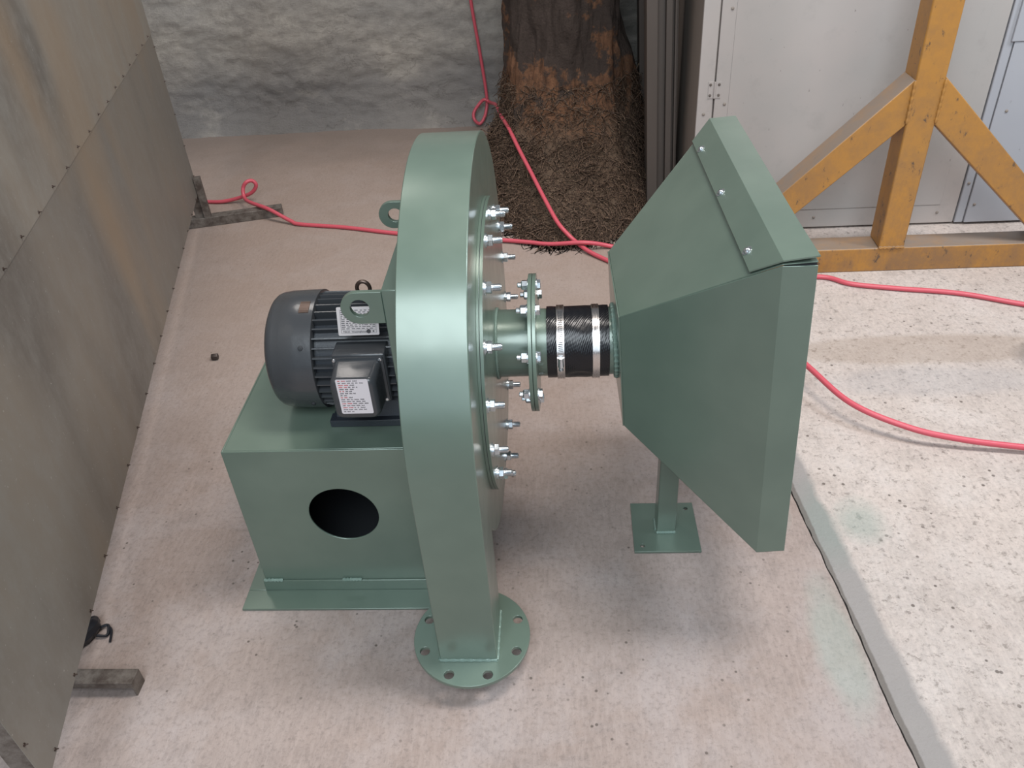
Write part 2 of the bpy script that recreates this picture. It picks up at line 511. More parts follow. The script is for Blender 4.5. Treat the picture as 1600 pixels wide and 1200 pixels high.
def obj(name, mb, m, parent=None, label=None, kind=None, smooth=35, bevel=0.0, origin=None, fix=True):
    """link the mesh as ONE object. Mesh verts are given in world space."""
    bm = mb.bm if isinstance(mb, MB) else mb
    if fix:
        bmesh.ops.recalc_face_normals(bm, faces=bm.faces)
    org = Vector(origin) if origin is not None else (WL[parent.name] if parent else Vector((0, 0, 0)))
    bmesh.ops.translate(bm, vec=-org, verts=bm.verts)
    me = bpy.data.meshes.new(name)
    bm.to_mesh(me)
    bm.free()
    for mm in (m if isinstance(m, (list, tuple)) else [m]):
        me.materials.append(mm)
    if smooth:
        me.shade_smooth()
        me.set_sharp_from_angle(angle=radians(smooth))
    o = bpy.data.objects.new(name, me)
    COL.objects.link(o)
    if parent:
        o.parent = parent
        o.location = org - WL[parent.name]
    else:
        o.location = org
    WL[o.name] = org
    if label:
        o['label'] = label
    if kind:
        o['kind'] = kind
    if bevel:
        b = o.modifiers.new('edge', 'BEVEL')
        b.width = bevel
        b.segments = 2
        b.limit_method = 'ANGLE'
        b.angle_limit = radians(40)
    return o


def tag(o, label, cat, group=None):
    o['label'] = label
    o['category'] = cat
    if group:
        o['group'] = group
    return o


def thing(name, label, cat, loc, group=None):
    o = bpy.data.objects.new(name, None)
    o.empty_display_size = 0.05
    COL.objects.link(o)
    o.location = loc
    WL[o.name] = Vector(loc)
    return tag(o, label, cat, group)


def copy_part(src, parent, delta, rotx=None):
    """copy of a part (and its sub-parts) shifted by delta"""
    c = src.copy()
    COL.objects.link(c)
    c.parent = parent
    c.location = src.location + Vector(delta)
    if rotx is not None:
        c.rotation_euler = (rotx, 0, 0)
    WL[c.name] = WL[src.name] + Vector(delta)
    for ch in list(src.children):
        g = ch.copy()
        COL.objects.link(g)
        g.parent = c
        WL[g.name] = WL[ch.name] + Vector(delta)
    return c


def struct(o):
    o['kind'] = 'structure'
    return o


def spline(pts, n=10):
    """Catmull-Rom through 3-D points"""
    P = [Vector(p) for p in pts]
    P = [P[0] * 2 - P[1]] + P + [P[-1] * 2 - P[-2]]
    out = []
    for i in range(1, len(P) - 2):
        a, b, c, d = P[i - 1], P[i], P[i + 1], P[i + 2]
        for k in range(n):
            t = k / n
            out.append(0.5 * ((2 * b) + (c - a) * t + (2 * a - 5 * b + 4 * c - d) * t * t + (3 * b - a - 3 * c + d) * t ** 3))
    out.append(P[-2])
    return out


# ================================================================== SETTING
# ---- floor: dirt bed with two cast slabs meeting at a cracked joint
def jx(y):
    return 0.912 - 0.0867 * (y - 0.574)


mb = MB()
mb.box(-6, 7, -6, 5.0, -0.08, -0.015)
floor = struct(obj('floor', mb, M_joint))
ys = [-6 + 0.012 * k for k in range(900)]
ys = [y for y in ys if y < 4.8]
left, right = [], []
for y in ys:
    w1 = 0.012 * noise.noise(Vector((y * 3.1, 0, 0))) + 0.007 * noise.noise(Vector((y * 17, 4, 0)))
    w2 = 0.0035 + 0.0020 * noise.noise(Vector((y * 9, 7, 0))) + 0.003 * noise.noise(Vector((y * 31, 2, 0)))
    left.append((jx(y) + w1 * 0.5 - 0.0005, y))
    right.append((jx(y) + w1 * 0.5 + max(0.0015, w2), y))
mb = MB()
mb.plate([[(-6, -6)] + left + [(-6, left[-1][1])]], lambda u, v, t: (u, v, t), -0.015, 0.0)
obj('concrete_slab', mb, M_conc, floor, label='smooth pinkish concrete slab left of the cracked joint', smooth=0)
mb = MB()
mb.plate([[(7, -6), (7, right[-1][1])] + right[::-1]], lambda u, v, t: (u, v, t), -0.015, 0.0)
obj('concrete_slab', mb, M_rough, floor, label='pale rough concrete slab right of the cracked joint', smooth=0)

# ---- back wall with uneven render
mb = MB()
nx, nz = 420, 130
grid = []
for j in range(nz + 1):
    row = []
    for i in range(nx + 1):
        x = -4.2 + 7.2 * i / nx
        z = -0.02 + 2.2 * j / nz
        q = Vector((x * 1.6, 3.3, z * 3.2))
        d = 0.030 * noise.noise(q * 0.7) + 0.008 * noise.noise(q * 3.1) + 0.010 * noise.noise(q * 8.3) + 0.007 * noise.noise(q * 21)
        lay = noise.noise(Vector((x * 0.8, 9, z * 9 + 2 * noise.noise(Vector((x, 0, z))))))
        d += 0.014 * max(0, lay)
        foot = 0.10 * math.exp(-z * 9)
        row.append(mb.bm.verts.new((x, 4.04 - d - foot + 0.05 * noise.noise(Vector((x * 1.2, 0, 0))) * math.exp(-z * 6), z)))
    grid.append(row)
for j in range(nz):
    for i in range(nx):
        mb.face([grid[j][i], grid[j][i + 1], grid[j + 1][i + 1], grid[j + 1][i]])
b0 = mb.verts([(-4.2, 4.3, -0.02), (3.0, 4.3, -0.02), (3.0, 4.3, 2.18), (-4.2, 4.3, 2.18)])
mb.face(b0)
mb.face([grid[nz][i] for i in range(nx + 1)] + [b0[2], b0[3]])
struct(obj('wall_back', mb, M_wall, smooth=180))

# ================================================================== CENTRIFUGAL FAN
YA, ZA = 0.4277, 0.6528          # shaft axis
X1, X2 = -0.0711, 0.0669         # casing faces
fan = thing('centrifugal_fan', 'green centrifugal fan with motor on a box pedestal and round casing, standing on the concrete', 'industrial fan', (-0.2, 0.42, 0))

# ---- pedestal box with a round access hole in front
XL, XR, YB, YK, H = -0.5885, X1 - 0.003, 0.2063, 0.650, 0.507
mb = MB()
T = 0.005
hole = circ(-0.325, 0.291, 0.089, 48)
mb.plate([[(XL, 0.012), (XR, 0.012), (XR, H), (XL, H)], hole], lambda u, v, t: (u, t, v), YB, YB + T)
mb.plate([[(XL, 0.012), (XR, 0.012), (XR, H), (XL, H)]], lambda u, v, t: (u, t, v), YK - T, YK)
mb.box(XL, XL + T, YB + T, YK - T, 0.012, H)
mb.box(XR - T, XR, YB + T, YK - T, 0.012, H)
mb.box(XL + T, XR - T, YB + T, YK - T, H - T, H)
obj('pedestal', mb, M_green, fan, label='green box pedestal with a round hole in front', bevel=0.0015)

mb = MB()
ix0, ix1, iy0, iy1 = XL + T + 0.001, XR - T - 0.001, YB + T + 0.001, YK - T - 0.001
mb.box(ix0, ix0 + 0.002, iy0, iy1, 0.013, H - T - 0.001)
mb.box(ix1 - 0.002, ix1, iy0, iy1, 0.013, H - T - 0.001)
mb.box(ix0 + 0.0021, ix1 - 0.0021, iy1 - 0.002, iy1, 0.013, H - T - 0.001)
mb.box(ix0 + 0.0021, ix1 - 0.0021, iy0, iy1 - 0.0021, 0.013, 0.015)  # black sheets added so the inside looks unlit through the hole
obj('shade_lining', mb, M_black, fan, label='added black lining for the shade inside the pedestal', smooth=0)

# ---- angle iron base frame
mb = MB()
A1, B1, hb = 0.054, 0.070, 0.0459
mb.box(XL - A1, XR, YB - B1, YB - 0.0055, 0.001, 0.008)
mb.box(XL - A1, XR, YK + 0.0055, YK + B1, 0.001, 0.008)
mb.box(XL - A1, XL - 0.0055, YB - 0.0055, YK + 0.0055, 0.001, 0.008)
mb.box(XL - 0.0055, XR, YB - 0.0055, YB - 0.0005, 0.001, hb)
mb.box(XL - 0.0055, XR, YK + 0.0005, YK + 0.0055, 0.001, hb)
mb.box(XL - 0.0055, XL - 0.0005, YB - 0.0005, YK + 0.0005, 0.001, hb)
base_o = obj('base_frame', mb, M_green, fan, bevel=0.0012)
for wx in (XL + 0.025, -0.345, -0.105):
    mb = MB()
    pts = [(wx - 0.026 + 0.052 * k / 12, YB - 0.004, hb + 0.002 + 0.0012 * sin(k * 2.6)) for k in range(13)]
    mb.tube(pts, [0.0042 + 0.0012 * (k % 2) for k in range(13)], 8)
    obj('weld_bead', mb, M_weld, base_o)

# ---- casing: spiral drum with straight outlet duct going down in front
ctrl = [(-90, .4995), (-60, .494), (-30, .490), (0, .498), (30, .506), (60, .516), (90, .520), (120, .516), (150, .503), (180, .485), (205, .467), (232, .450)]


def rad(a):
    for (a0, r0), (a1, r1) in zip(ctrl, ctrl[1:]):
        if a0 <= a <= a1:
            t = (a - a0) / (a1 - a0)
            t = t * t * (3 - 2 * t) * 0.5 + t * 0.5
            return r0 + (r1 - r0) * t
    return ctrl[-1][1]


YL, YD, ZF = -0.0723, 0.0717, 0.0756
prof = []
for k in range(0, 109):
    a = -90 + 322 * k / 108
    r = rad(a)
    prof.append((YA + r * sin(radians(a)), ZA + r * cos(radians(a))))
outline = [(YL, ZF)] + prof + [(YD, prof[-1][1] - 0.004), (YD, ZF)]
mb = MB()
mb.plate([outline], lambda u, v, t: (t, u, v), X1, X2)
obj('casing', mb, M_green, fan, label='round green scroll casing with a square duct running down', bevel=0.0035, smooth=30)

# outlet flange with eight holes
mb = MB()
loops = [circ(0, 0, 0.1435, 96)]
for k in range(8):
    a = radians(22.5 + 45 * k)
    loops.append(circ(0.12075 * cos(a), 0.12075 * sin(a), 0.0120, 20))
loops.append([(X1 + 0.004, YL + 0.004), (X1 + 0.004, YD - 0.004), (X2 - 0.004, YD - 0.004), (X2 - 0.004, YL + 0.004)])
mb.plate(loops, lambda u, v, t: (u, v, t), ZF - 0.010, ZF)
fl = obj('outlet_flange', mb, M_green, fan, label='round green flange with bolt holes at the foot of the duct', bevel=0.0008)
for (a, b) in (((X1, YL), (X2, YL)), ((X2, YL), (X2, YD)), ((X2, YD), (X1, YD)), ((X1, YD), (X1, YL))):
    mb = MB()
    pts = [(a[0] + (b[0] - a[0]) * k / 20, a[1] + (b[1] - a[1]) * k / 20, ZF + 0.001) for k in range(21)]
    mb.tube(pts, [0.0035 + 0.0009 * ((k * 7) % 3) for k in range(21)], 8)
    obj('weld_bead', mb, M_weld, fl)

# cover ring and cover plate on the right side
RC = 0.3565
mb = MB()
mb.lathe((X2, YA, ZA), (1, 0, 0), [(0, RC), (0.0062, RC)], 128)
obj('backing_ring', mb, M_green, fan, bevel=0.0006)
mb = MB()
mb.lathe((X2 + 0.0062, YA, ZA), (1, 0, 0), [(0, RC - 0.001), (0.0014, RC - 0.001)], 128, mi=1)
mb.lathe((X2 + 0.0074, YA, ZA), (1, 0, 0), [(0, RC), (0.0066, RC)], 128)
obj('cover_plate', mb, [M_green, M_black], fan, label='round bolted cover plate with a bright edge')
XC = X2 + 0.014


def stud_at(y, z):
    p = Vector((XC, y, z))
    mb = MB()
    mb.lathe(p, (1, 0, 0), [(0, 0.0072), (0.034, 0.0072), (0.0365, 0.0055)], 14)
    for k in range(10):
        mb.lathe(p, (1, 0, 0), [(0.0185 + 0.0017 * k, 0.0074), (0.0190 + 0.0017 * k, 0.0080), (0.0195 + 0.0017 * k, 0.0074)], 14, cap=False)
    s = obj('cover_stud', mb, M_zinc, fan, origin=p)
    mb = MB()
    mb.lathe(p, (1, 0, 0), [(0, 0.0162), (0.0024, 0.0162), (0.0026, 0.0125), (0.0052, 0.0125)], 24)
    obj('washer', mb, M_zinc, s, origin=p)
    mb = MB()
    mb.lathe(p, (1, 0, 0), [(0.0052, 0.0118), (0.0060, 0.0134), (0.0150, 0.0134), (0.0162, 0.0115)], 6, rot=0.3)
    obj('nut', mb, M_zinc, s, origin=p, smooth=20)
    return s


RB, OFF = 0.3238, 0.5639
first = None
for k in range(16):
    a = OFF - k * pi / 8
    y, z = YA + RB * sin(a), ZA + RB * cos(a)
    if first is None:
        first, y0, z0 = stud_at(y, z), y, z
    else:
        copy_part(first, fan, (0, y - y0, z - z0), rotx=k * 0.7)

# inlet pipe and weld
mb = MB()
mb.lathe((XC, YA, ZA), (1, 0, 0), [(0, 0.083), (0.163 - XC, 0.083)], 64)
pipe = obj('inlet_pipe', mb, M_green, fan)
mb = MB()
N = 120
mb.tube([(XC + 0.002, YA + 0.0845 * cos(2 * pi * k / N), ZA + 0.0845 * sin(2 * pi * k / N)) for k in range(N)],
        [0.0035 + 0.0010 * (k % 2) for k in range(N)], 8, closed=True)
obj('weld_bead', mb, M_weld, pipe)

# pair of pipe flanges with eight bolts
for q, (xa, xb) in enumerate(((0.1625, 0.1712), (0.1722, 0.1809))):
    mb = MB()
    loops = [circ(0, 0, 0.169, 96), circ(0, 0, 0.080, 48)]
    mb.plate(loops, lambda u, v, t: (t, YA + u, ZA + v), xa, xb)
    obj('pipe_flange', mb, M_green, fan, bevel=0.0008)


def flange_bolt(y, z):
    p = Vector((0.1809, y, z))
    mb = MB()
    mb.lathe(p, (1, 0, 0), [(0, 0.0148), (0.0022, 0.0148)], 20)
    mb.lathe(p, (1, 0, 0), [(0.0022, 0.0125), (0.0095, 0.0125), (0.0105, 0.0108)], 6, rot=0.2)
    mb.lathe(p, (-1, 0, 0), [(0.018, 0.0066), (0.0445, 0.0066), (0.046, 0.004)], 12)
    s = obj('flange_bolt', mb, M_zinc, fan, origin=p, smooth=20)
    mb = MB()
    mb.lathe(p, (-1, 0, 0), [(0.0184, 0.0148), (0.0215, 0.0148)], 20)
    mb.lathe(p, (-1, 0, 0), [(0.0215, 0.0116), (0.0225, 0.0125), (0.0340, 0.0125), (0.0365, 0.0100)], 6, rot=0.35)
    obj('nut', mb, M_zinc, s, origin=p, smooth=20)
    return s


first = None
for k in range(8):
    a = radians(20 + 45 * k)
    y, z = YA + 0.143 * sin(a), ZA + 0.143 * cos(a)
    if first is None:
        first, y0, z0 = flange_bolt(y, z), y, z
    else:
        copy_part(first, fan, (0, y - y0, z - z0), rotx=k * 0.35)

# stub pipe, rubber sleeve, hose clamps
mb = MB()
mb.lathe((0.1809, YA, ZA), (1, 0, 0), [(0, 0.083), (0.045, 0.083)], 64)
obj('stub_pipe', mb, M_green, fan)
mb = MB()
nx_, na = 44, 96
rings = []
for i in range(nx_ + 1):
    x = 0.2035 + (0.3515 - 0.2035) * i / nx_
    row = []
    for j in range(na):
        a = 2 * pi * j / na
        cl = max(0, 1 - abs(x - 0.236) / 0.020) + max(0, 1 - abs(x - 0.319) / 0.020)
        r = 0.0868 + 0.0014 * (1 - min(1, cl)) * (0.5 + noise.noise(Vector((x * 30, cos(a) * 3, sin(a) * 3))))
        # creased fold on the side that faces the operator
        da = (a - radians(200) + pi) % (2 * pi) - pi
        u = (x - 0.283) / 0.030
        f = math.exp(-((da * 6 - 0.6 * u * u + 0.4) ** 2)) * math.exp(-u * u)
        g = math.exp(-((da * 6 - 0.6 * u * u - 0.9) ** 2)) * math.exp(-u * u)
        r += 0.0035 * f * (1 - min(1, cl)) - 0.003 * g * (1 - min(1, cl))
        row.append(mb.bm.verts.new((x, YA + r * cos(a), ZA + r * sin(a))))
    rings.append(row)
for i in range(nx_):
    for j in range(na):
        mb.face([rings[i][j], rings[i][(j + 1) % na], rings[i + 1][(j + 1) % na], rings[i + 1][j]])
for rr_, rev in ((rings[0], False), (rings[-1], True)):
    inn = mb.verts([(v.co.x, YA + 0.0832 * cos(2 * pi * j / na), ZA + 0.0832 * sin(2 * pi * j / na)) for j, v in enumerate(rr_)])
    for j in range(na):
        mb.face([rr_[j], rr_[(j + 1) % na], inn[(j + 1) % na], inn[j]])
sleeve = obj('rubber_sleeve', mb, M_rubber, fan, label='black rubber sleeve joining the pipes', smooth=60)
for q, (xa, xb, ang) in enumerate(((0.2265, 0.2455, radians(166)), (0.3110, 0.3290, radians(310)))):
    mb = MB()
    mb.lathe((xa, YA, ZA), (1, 0, 0), [(0, 0.0898), (0.0006, 0.0906), (xb - xa - 0.0006, 0.0906), (xb - xa, 0.0898)], 96, cap=False)
    mb.lathe((xa, YA, ZA), (1, 0, 0), [(0, 0.0898), (0, 0.0890)], 96, cap=False)
    mb.lathe((xa, YA, ZA), (1, 0, 0), [(xb - xa, 0.0898), (xb - xa, 0.0890)], 96, cap=False)
    cl = obj('hose_clamp', mb, M_stainless, fan, label=('steel hose clamp with slotted band and worm screw' if q == 0 else 'plain steel hose clamp near the hood'))
    xm = (xa + xb) / 2

    def at(a, r, x):
        return Vector((x, YA + r * cos(a), ZA + r * sin(a)))
    mb = MB()
    a = ang + 0.20
    c = at(a, 0.0970, xm)
    tn = Vector((0, -sin(a), cos(a)))
    nn = Vector((0, cos(a), sin(a)))
    mb.lathe(c - tn * 0.013, tn, [(0, 0.0060), (0.024, 0.0072)], 14)
    mb.obox(at(a, 0.0921, xm), (0.0085, 0, 0), tn * 0.011, nn * 0.002)
    mb.lathe(c + tn * 0.011, tn, [(0, 0.0045), (0.005, 0.0045), (0.005, 0.0058), (0.010, 0.0058)], 12)
    obj('worm_screw', mb, M_zinc, cl, smooth=25)
    if q == 0:
        mb = MB()
        for k in range(22):
            a = ang - 0.10 - 0.055 * k
            c = at(a, 0.0907, xm)
            tn = Vector((0, -sin(a), cos(a)))
            nn = Vector((0, cos(a), sin(a)))
            mb.obox(c, Vector((0.0052, 0, 0)) + tn * 0.0008, tn * 0.0009, nn * 0.0003)
        obj('band_slots', mb, M_black, cl, kind='stuff', smooth=0)

# ---- bracket plates and lifting lugs on the left side of the casing
mb = MB()
mb.box(-0.130, X1 - 0.0005, YB, YK, H + 0.0005, 0.9385)
obj('motor_bracket', mb, M_green, fan, bevel=0.002)


def lug(y0, y1, zc, xe, r, hr, hx, label):
    mb = MB()
    pts = [(-0.1295, zc - r), (-0.1295, zc + r), (xe + r, zc + r)]
    for k in range(1, 24):
        a = pi / 2 + pi * k / 24
        pts.append((xe + r + r * cos(a), zc + r * sin(a)))
    pts.append((xe + r, zc - r))
    mb.plate([pts, circ(xe + r + hx, zc, hr, 36)], lambda u, v, t: (u, t, v), y0, y1)
    return obj('lifting_lug', mb, M_green, fan, label=label, bevel=0.0008)


lug(YB - 0.003, YB + 0.009, 0.8985, -0.2205, 0.0378, 0.0205, 0.003, 'front lifting lug with a round hole above the motor')
lug(YK - 0.009, YK + 0.003, 0.906, -0.2130, 0.0355, 0.0180, 0.006, 'rear lifting lug with a round hole')

# ---- electric motor
motor_base = MB()
motor_base.box(-0.335, -0.135, 0.293, 0.325, H + 0.0005, H + 0.020)
motor_base.box(-0.335, -0.135, 0.530, 0.562, H + 0.0005, H + 0.020)
motor_base.box(-0.335, -0.135, 0.325, 0.530, H + 0.0005, H + 0.010)
motor = MB()
motor.lathe((-0.350, YA, ZA), (1, 0, 0), [(0, 0.120), (0.200, 0.120), (0.205, 0.134), (0.2195, 0.134)], 72)
for yc in (0.335, 0.520):
    motor.hexa([(-0.32, yc - 0.03, H + 0.008), (-0.15, yc - 0.03, H + 0.008), (-0.15, yc + 0.03, H + 0.008), (-0.32, yc + 0.03, H + 0.008),
                (-0.32, yc - 0.012, ZA - 0.085), (-0.15, yc - 0.012, ZA - 0.085), (-0.15, yc + 0.012, ZA - 0.085), (-0.32, yc + 0.012, ZA - 0.085)])
mot = obj('motor', motor, M_motor_body, fan, label='dark grey finned electric motor on the pedestal')
obj('motor_base', motor_base, M_motor_body, fan, bevel=0.001)
fin0 = None
NF = 38
for k in range(NF):
    a = 2 * pi * k / NF
    if fin0 is None:
        mb = MB()
        mb.hexa([(-0.345, YA - 0.0028, ZA + 0.118), (-0.148, YA - 0.0028, ZA + 0.118), (-0.148, YA + 0.0028, ZA + 0.118), (-0.345, YA + 0.0028, ZA + 0.118),
                 (-0.345, YA - 0.0016, ZA + 0.1415), (-0.152, YA - 0.0016, ZA + 0.1415), (-0.152, YA + 0.0016, ZA + 0.1415), (-0.345, YA + 0.0016, ZA + 0.1415)])
        fin0 = obj('cooling_fin', mb, M_motor, mot, origin=(-0.25, YA, ZA), smooth=0)
    else:
        copy_part(fin0, mot, (0, 0, 0), rotx=a)
mb = MB()
mb.lathe((-0.343, YA, ZA), (-1, 0, 0), [(0, 0.1445), (0.001, 0.1475), (0.040, 0.1470), (0.078, 0.1460), (0.080, 0.1450), (0.096, 0.1435), (0.106, 0.1400), (0.113, 0.134), (0.117, 0.127), (0.119, 0.122), (0.121, 0.119), (0.123, 0.112), (0.123, 0.060)], 96)
obj('fan_cowl', mb, M_motor, mot, label='glossy charcoal end cowl', smooth=40)
# cowl screws
for a in (radians(146), radians(212), radians(20)):
    mb = MB()
    c = Vector((-0.368, YA + 0.1472 * cos(a), ZA + 0.1472 * sin(a)))
    nn = Vector((0, cos(a), sin(a)))
    mb.lathe(c, nn, [(0, 0.0062), (0.002, 0.0058), (0.003, 0.004)], 16)
    mb.lathe(c + nn * 0.003, nn, [(0, 0.0022), (0.0012, 0.0022)], 6)
    obj('cowl_screw', mb, M_black, mot)
# makers plate on the cowl
mb = MB()
a = radians(97)
for k in range(5):
    a0, a1 = a + 0.050 * k, a + 0.050 * (k + 1)
    mb.hexa([(-0.378, YA + 0.1466 * cos(a0), ZA + 0.1466 * sin(a0)), (-0.354, YA + 0.1466 * cos(a0), ZA + 0.1466 * sin(a0)),
             (-0.354, YA + 0.1466 * cos(a1), ZA + 0.1466 * sin(a1)), (-0.378, YA + 0.1466 * cos(a1), ZA + 0.1466 * sin(a1)),
             (-0.378, YA + 0.1482 * cos(a0), ZA + 0.1482 * sin(a0)), (-0.354, YA + 0.1482 * cos(a0), ZA + 0.1482 * sin(a0)),
             (-0.354, YA + 0.1482 * cos(a1), ZA + 0.1482 * sin(a1)), (-0.378, YA + 0.1482 * cos(a1), ZA + 0.1482 * sin(a1))])
obj('badge', mb, M_bronze, mot)
# eye bolt
mb = MB()
mb.tube([(-0.228 + 0.0155 * cos(2 * pi * k / 24), YA + 0.004, ZA + 0.165 + 0.0185 * sin(2 * pi * k / 24)) for k in range(24)], 0.0048, 10, closed=True)
mb.cyl((-0.228, YA + 0.004, ZA + 0.118), (-0.228, YA + 0.004, ZA + 0.150), 0.008, 14)
mb.cyl((-0.228, YA + 0.004, ZA + 0.141), (-0.228, YA + 0.004, ZA + 0.146), 0.014, 18)
obj('eye_bolt', mb, M_bronze, mot)
# terminal box on the front side
mb = MB()
tx0, tx1, tz0, tz1 = -0.289, -0.170, 0.600, 0.726
mb.box(tx0 - 0.001, tx1 + 0.004, 0.2785, 0.335, tz0 - 0.004, tz1 + 0.006)
obj('terminal_box', mb, M_motor, mot, bevel=0.004)
mb = MB()


def rrect(x0, x1, z0, z1, r, n=6):
    pts = []
    for (cx, cz, a0) in ((x1 - r, z1 - r, 0), (x0 + r, z1 - r, 90), (x0 + r, z0 + r, 180), (x1 - r, z0 + r, 270)):
        for k in range(n + 1):
            a = radians(a0 + 90 * k / n)
            pts.append((cx + r * cos(a), cz + r * sin(a)))
    return pts


secs = [(0.2780, 0.0, 0.005), (0.2735, 0.0, 0.006), (0.2730, 0.006, 0.014), (0.2160, 0.008, 0.018), (0.2080, 0.011, 0.018), (0.2050, 0.018, 0.015)]
rg = []
for (y, ins, r) in secs:
    top = tz1 + (0.0 if y > 0.24 else -0.004)
    rg.append(mb.verts([(x, y, z) for (x, z) in rrect(tx0 + ins * 0.55, tx1 - ins, tz0 + ins * 0.4, top - ins, r)]))
for a, b in zip(rg, rg[1:]):
    m = len(a)
    for k in range(m):
        mb.face([a[k], a[(k + 1) % m], b[(k + 1) % m], b[k]])
mb.face(rg[0][::-1])
mb.face(rg[-1])
obj('terminal_box_lid', mb, M_motor, mot, smooth=50)
for (sx, sz) in ((tx0 + 0.005, tz1 - 0.006), (tx1 - 0.007, tz1 - 0.006), (tx0 + 0.005, tz0 + 0.006), (tx1 - 0.007, tz0 + 0.006)):
    mb = MB()
    mb.lathe((sx, 0.2734, sz), (0, -1, 0), [(0, 0.0045), (0.002, 0.0040), (0.0026, 0.002)], 12)
    obj('lid_screw', mb, M_zinc, mot)
# warning sticker: heading words in red, the rest in black, too small to read
mb = MB()
y_ = 0.2046
lx0, lx1, lz0, lz1 = -0.2680, -0.1945, 0.6185, 0.7155
mb.plate([rrect(lx0, lx1, lz0, lz1, 0.004)], lambda u, v, t: (u, t, v), y_, y_ + 0.0006)
rnd = random.Random(3)
rows = [('r', 4), ('k', 6), ('r', 3), ('r', 5), ('k', 3), ('r', 4), ('k', 4), ('k', 2), ('r', 3), ('k', 5), ('k', 5), ('r', 5), ('k', 5), ('r', 5), ('k', 8), ('k', 3)]
z = lz1 - 0.0058
for (cc, nw) in rows:
    x = lx0 + 0.005
    for w in range(nw):
        L = rnd.uniform(0.005, 0.012)
        if x + L > lx1 - 0.004:
            break
        mi = 1 if (cc == 'r' and w < 1 + nw // 3) else 2
        nl = max(2, int(L / 0.0018))
        for q in range(nl):
            mb.box(x + q * 0.0018, x + q * 0.0018 + 0.0013, y_ - 0.0002, y_, z, z + 0.0029 * (1 if rnd.random() < 0.7 else 0.75), mi)
        x += L + 0.002
    z -= 0.00575
obj('sticker', mb, [M_label, M_red_ink, M_black_ink], mot, label='white warning sticker with red headings', smooth=0)
# rating plate above the box
mb = MB()
pc = Vector((-0.2190, 0.3045, 0.8060))
e1 = Vector((1, 0, 0))
e2 = Vector((0, 0.34, 0.94)).normalized()
e3 = e1.cross(e2)
W2, H2 = 0.047, 0.0330


def PP(u, v, t):
    return pc + e1 * u + e2 * v + e3 * t


mb.plate([rrect(-W2, W2, -H2, H2, 0.003)], PP, 0, 0.001)


def rect(u0, u1, v0, v1, mi):
    p = [PP(u0, v0, 0.00105), PP(u1, v0, 0.00105), PP(u1, v1, 0.00105), PP(u0, v1, 0.00105),
         PP(u0, v0, 0.0013), PP(u1, v0, 0.0013), PP(u1, v1, 0.0013), PP(u0, v1, 0.0013)]
    mb.hexa(p, mi)


for v in (-0.0205, -0.0275):
    rect(-W2 + 0.007, W2 - 0.006, v, v + 0.0004, 1)
rect(-W2 + 0.007, -W2 + 0.0076, -0.0275, 0.028, 1)
rect(W2 - 0.0066, W2 - 0.006, -0.0275, 0.028, 1)
for r_ in range(11):
    v = 0.024 - r_ * 0.0042
    x = -W2 + 0.009
    while x < W2 - 0.012:
        L = rnd.uniform(0.003, 0.010)
        rect(x, min(x + L, W2 - 0.008), v, v + 0.0017, 1)
        x += L + rnd.uniform(0.0015, 0.005)
mb.plate([circ(0.023, -0.0240, 0.0050, 20)], PP, 0.0010, 0.0014, 1)
mb.plate([circ(0.034, -0.0240, 0.0025, 4, pi / 4)], PP, 0.0010, 0.0014, 1)
npl = obj('rating_plate', mb, [M_plate, M_black_ink], mot, label='pale metal rating plate with rows of fine print', smooth=0)


def text_mesh(name, body, size, m, parent, origin, ex, ey, depth=0.0003):
    cu = bpy.data.curves.new(name, 'FONT')
    cu.body = body
    cu.size = size
    cu.extrude = depth
    cu.align_x = 'LEFT'
    tmp = bpy.data.objects.new(name + '_tmp', cu)
    COL.objects.link(tmp)
    bpy.context.view_layer.update()
    me = bpy.data.meshes.new_from_object(tmp)
    bpy.data.objects.remove(tmp)
    ex, ey = Vector(ex).normalized(), Vector(ey).normalized()
    ez = ex.cross(ey)
    M = Matrix((ex, ey, ez)).transposed().to_4x4()
    M.translation = Vector(origin) - WL[parent.name]
    me.transform(M)
    me.materials.clear()
    me.materials.append(m)
    o = bpy.data.objects.new(name, me)
    COL.objects.link(o)
    o.parent = parent
    WL[o.name] = WL[parent.name]
    return o


text_mesh('plate_lettering', 'TECO  Westinghouse', 0.0062, M_black_ink, mot, PP(-0.036, -0.0262, 0.0014), e1, e2)

# ================================================================== INTAKE HOOD ON ITS OWN STAND
TL, HY = -0.0531, 0.0211
XS = 0.3723


def hd(p):
    x, y, z = p
    a, b = x - XS, z - ZA
    x2 = a * cos(TL) + b * sin(TL)
    z2 = -a * sin(TL) + b * cos(TL)
    b2 = y - YA
    return Vector((XS + x2 * cos(HY) - b2 * sin(HY), YA + x2 * sin(HY) + b2 * cos(HY), ZA + z2))


hood = thing('intake_hood', 'green pyramid-shaped intake hood on a single leg with a square foot plate', 'intake hood', (0.52, 0.42, 0))
xs, xa, xb = XS, 0.651, 0.7141
s1, s2, q1, q2 = 0.2772, 0.587, 0.5055, 0.8136
l1, l2, w1, w2 = 0.0564, 0.8063, 0.2784, 1.0383
T = 0.003


def wall_panel(name, pts, inward, **kw):
    """thick sheet from a polygon, thickness towards 'inward' vector"""
    mb = MB()
    n_ = len(pts)
    a = mb.verts([hd(p) for p in pts])
    b = mb.verts([hd(Vector(p) + Vector(inward)) for p in pts])
    mb.face(a)
    mb.face(b[::-1])
    for i in range(n_):
        mb.face([a[i], a[(i + 1) % n_], b[(i + 1) % n_], b[i]])
    return obj(name, mb, M_green, hood, **kw)


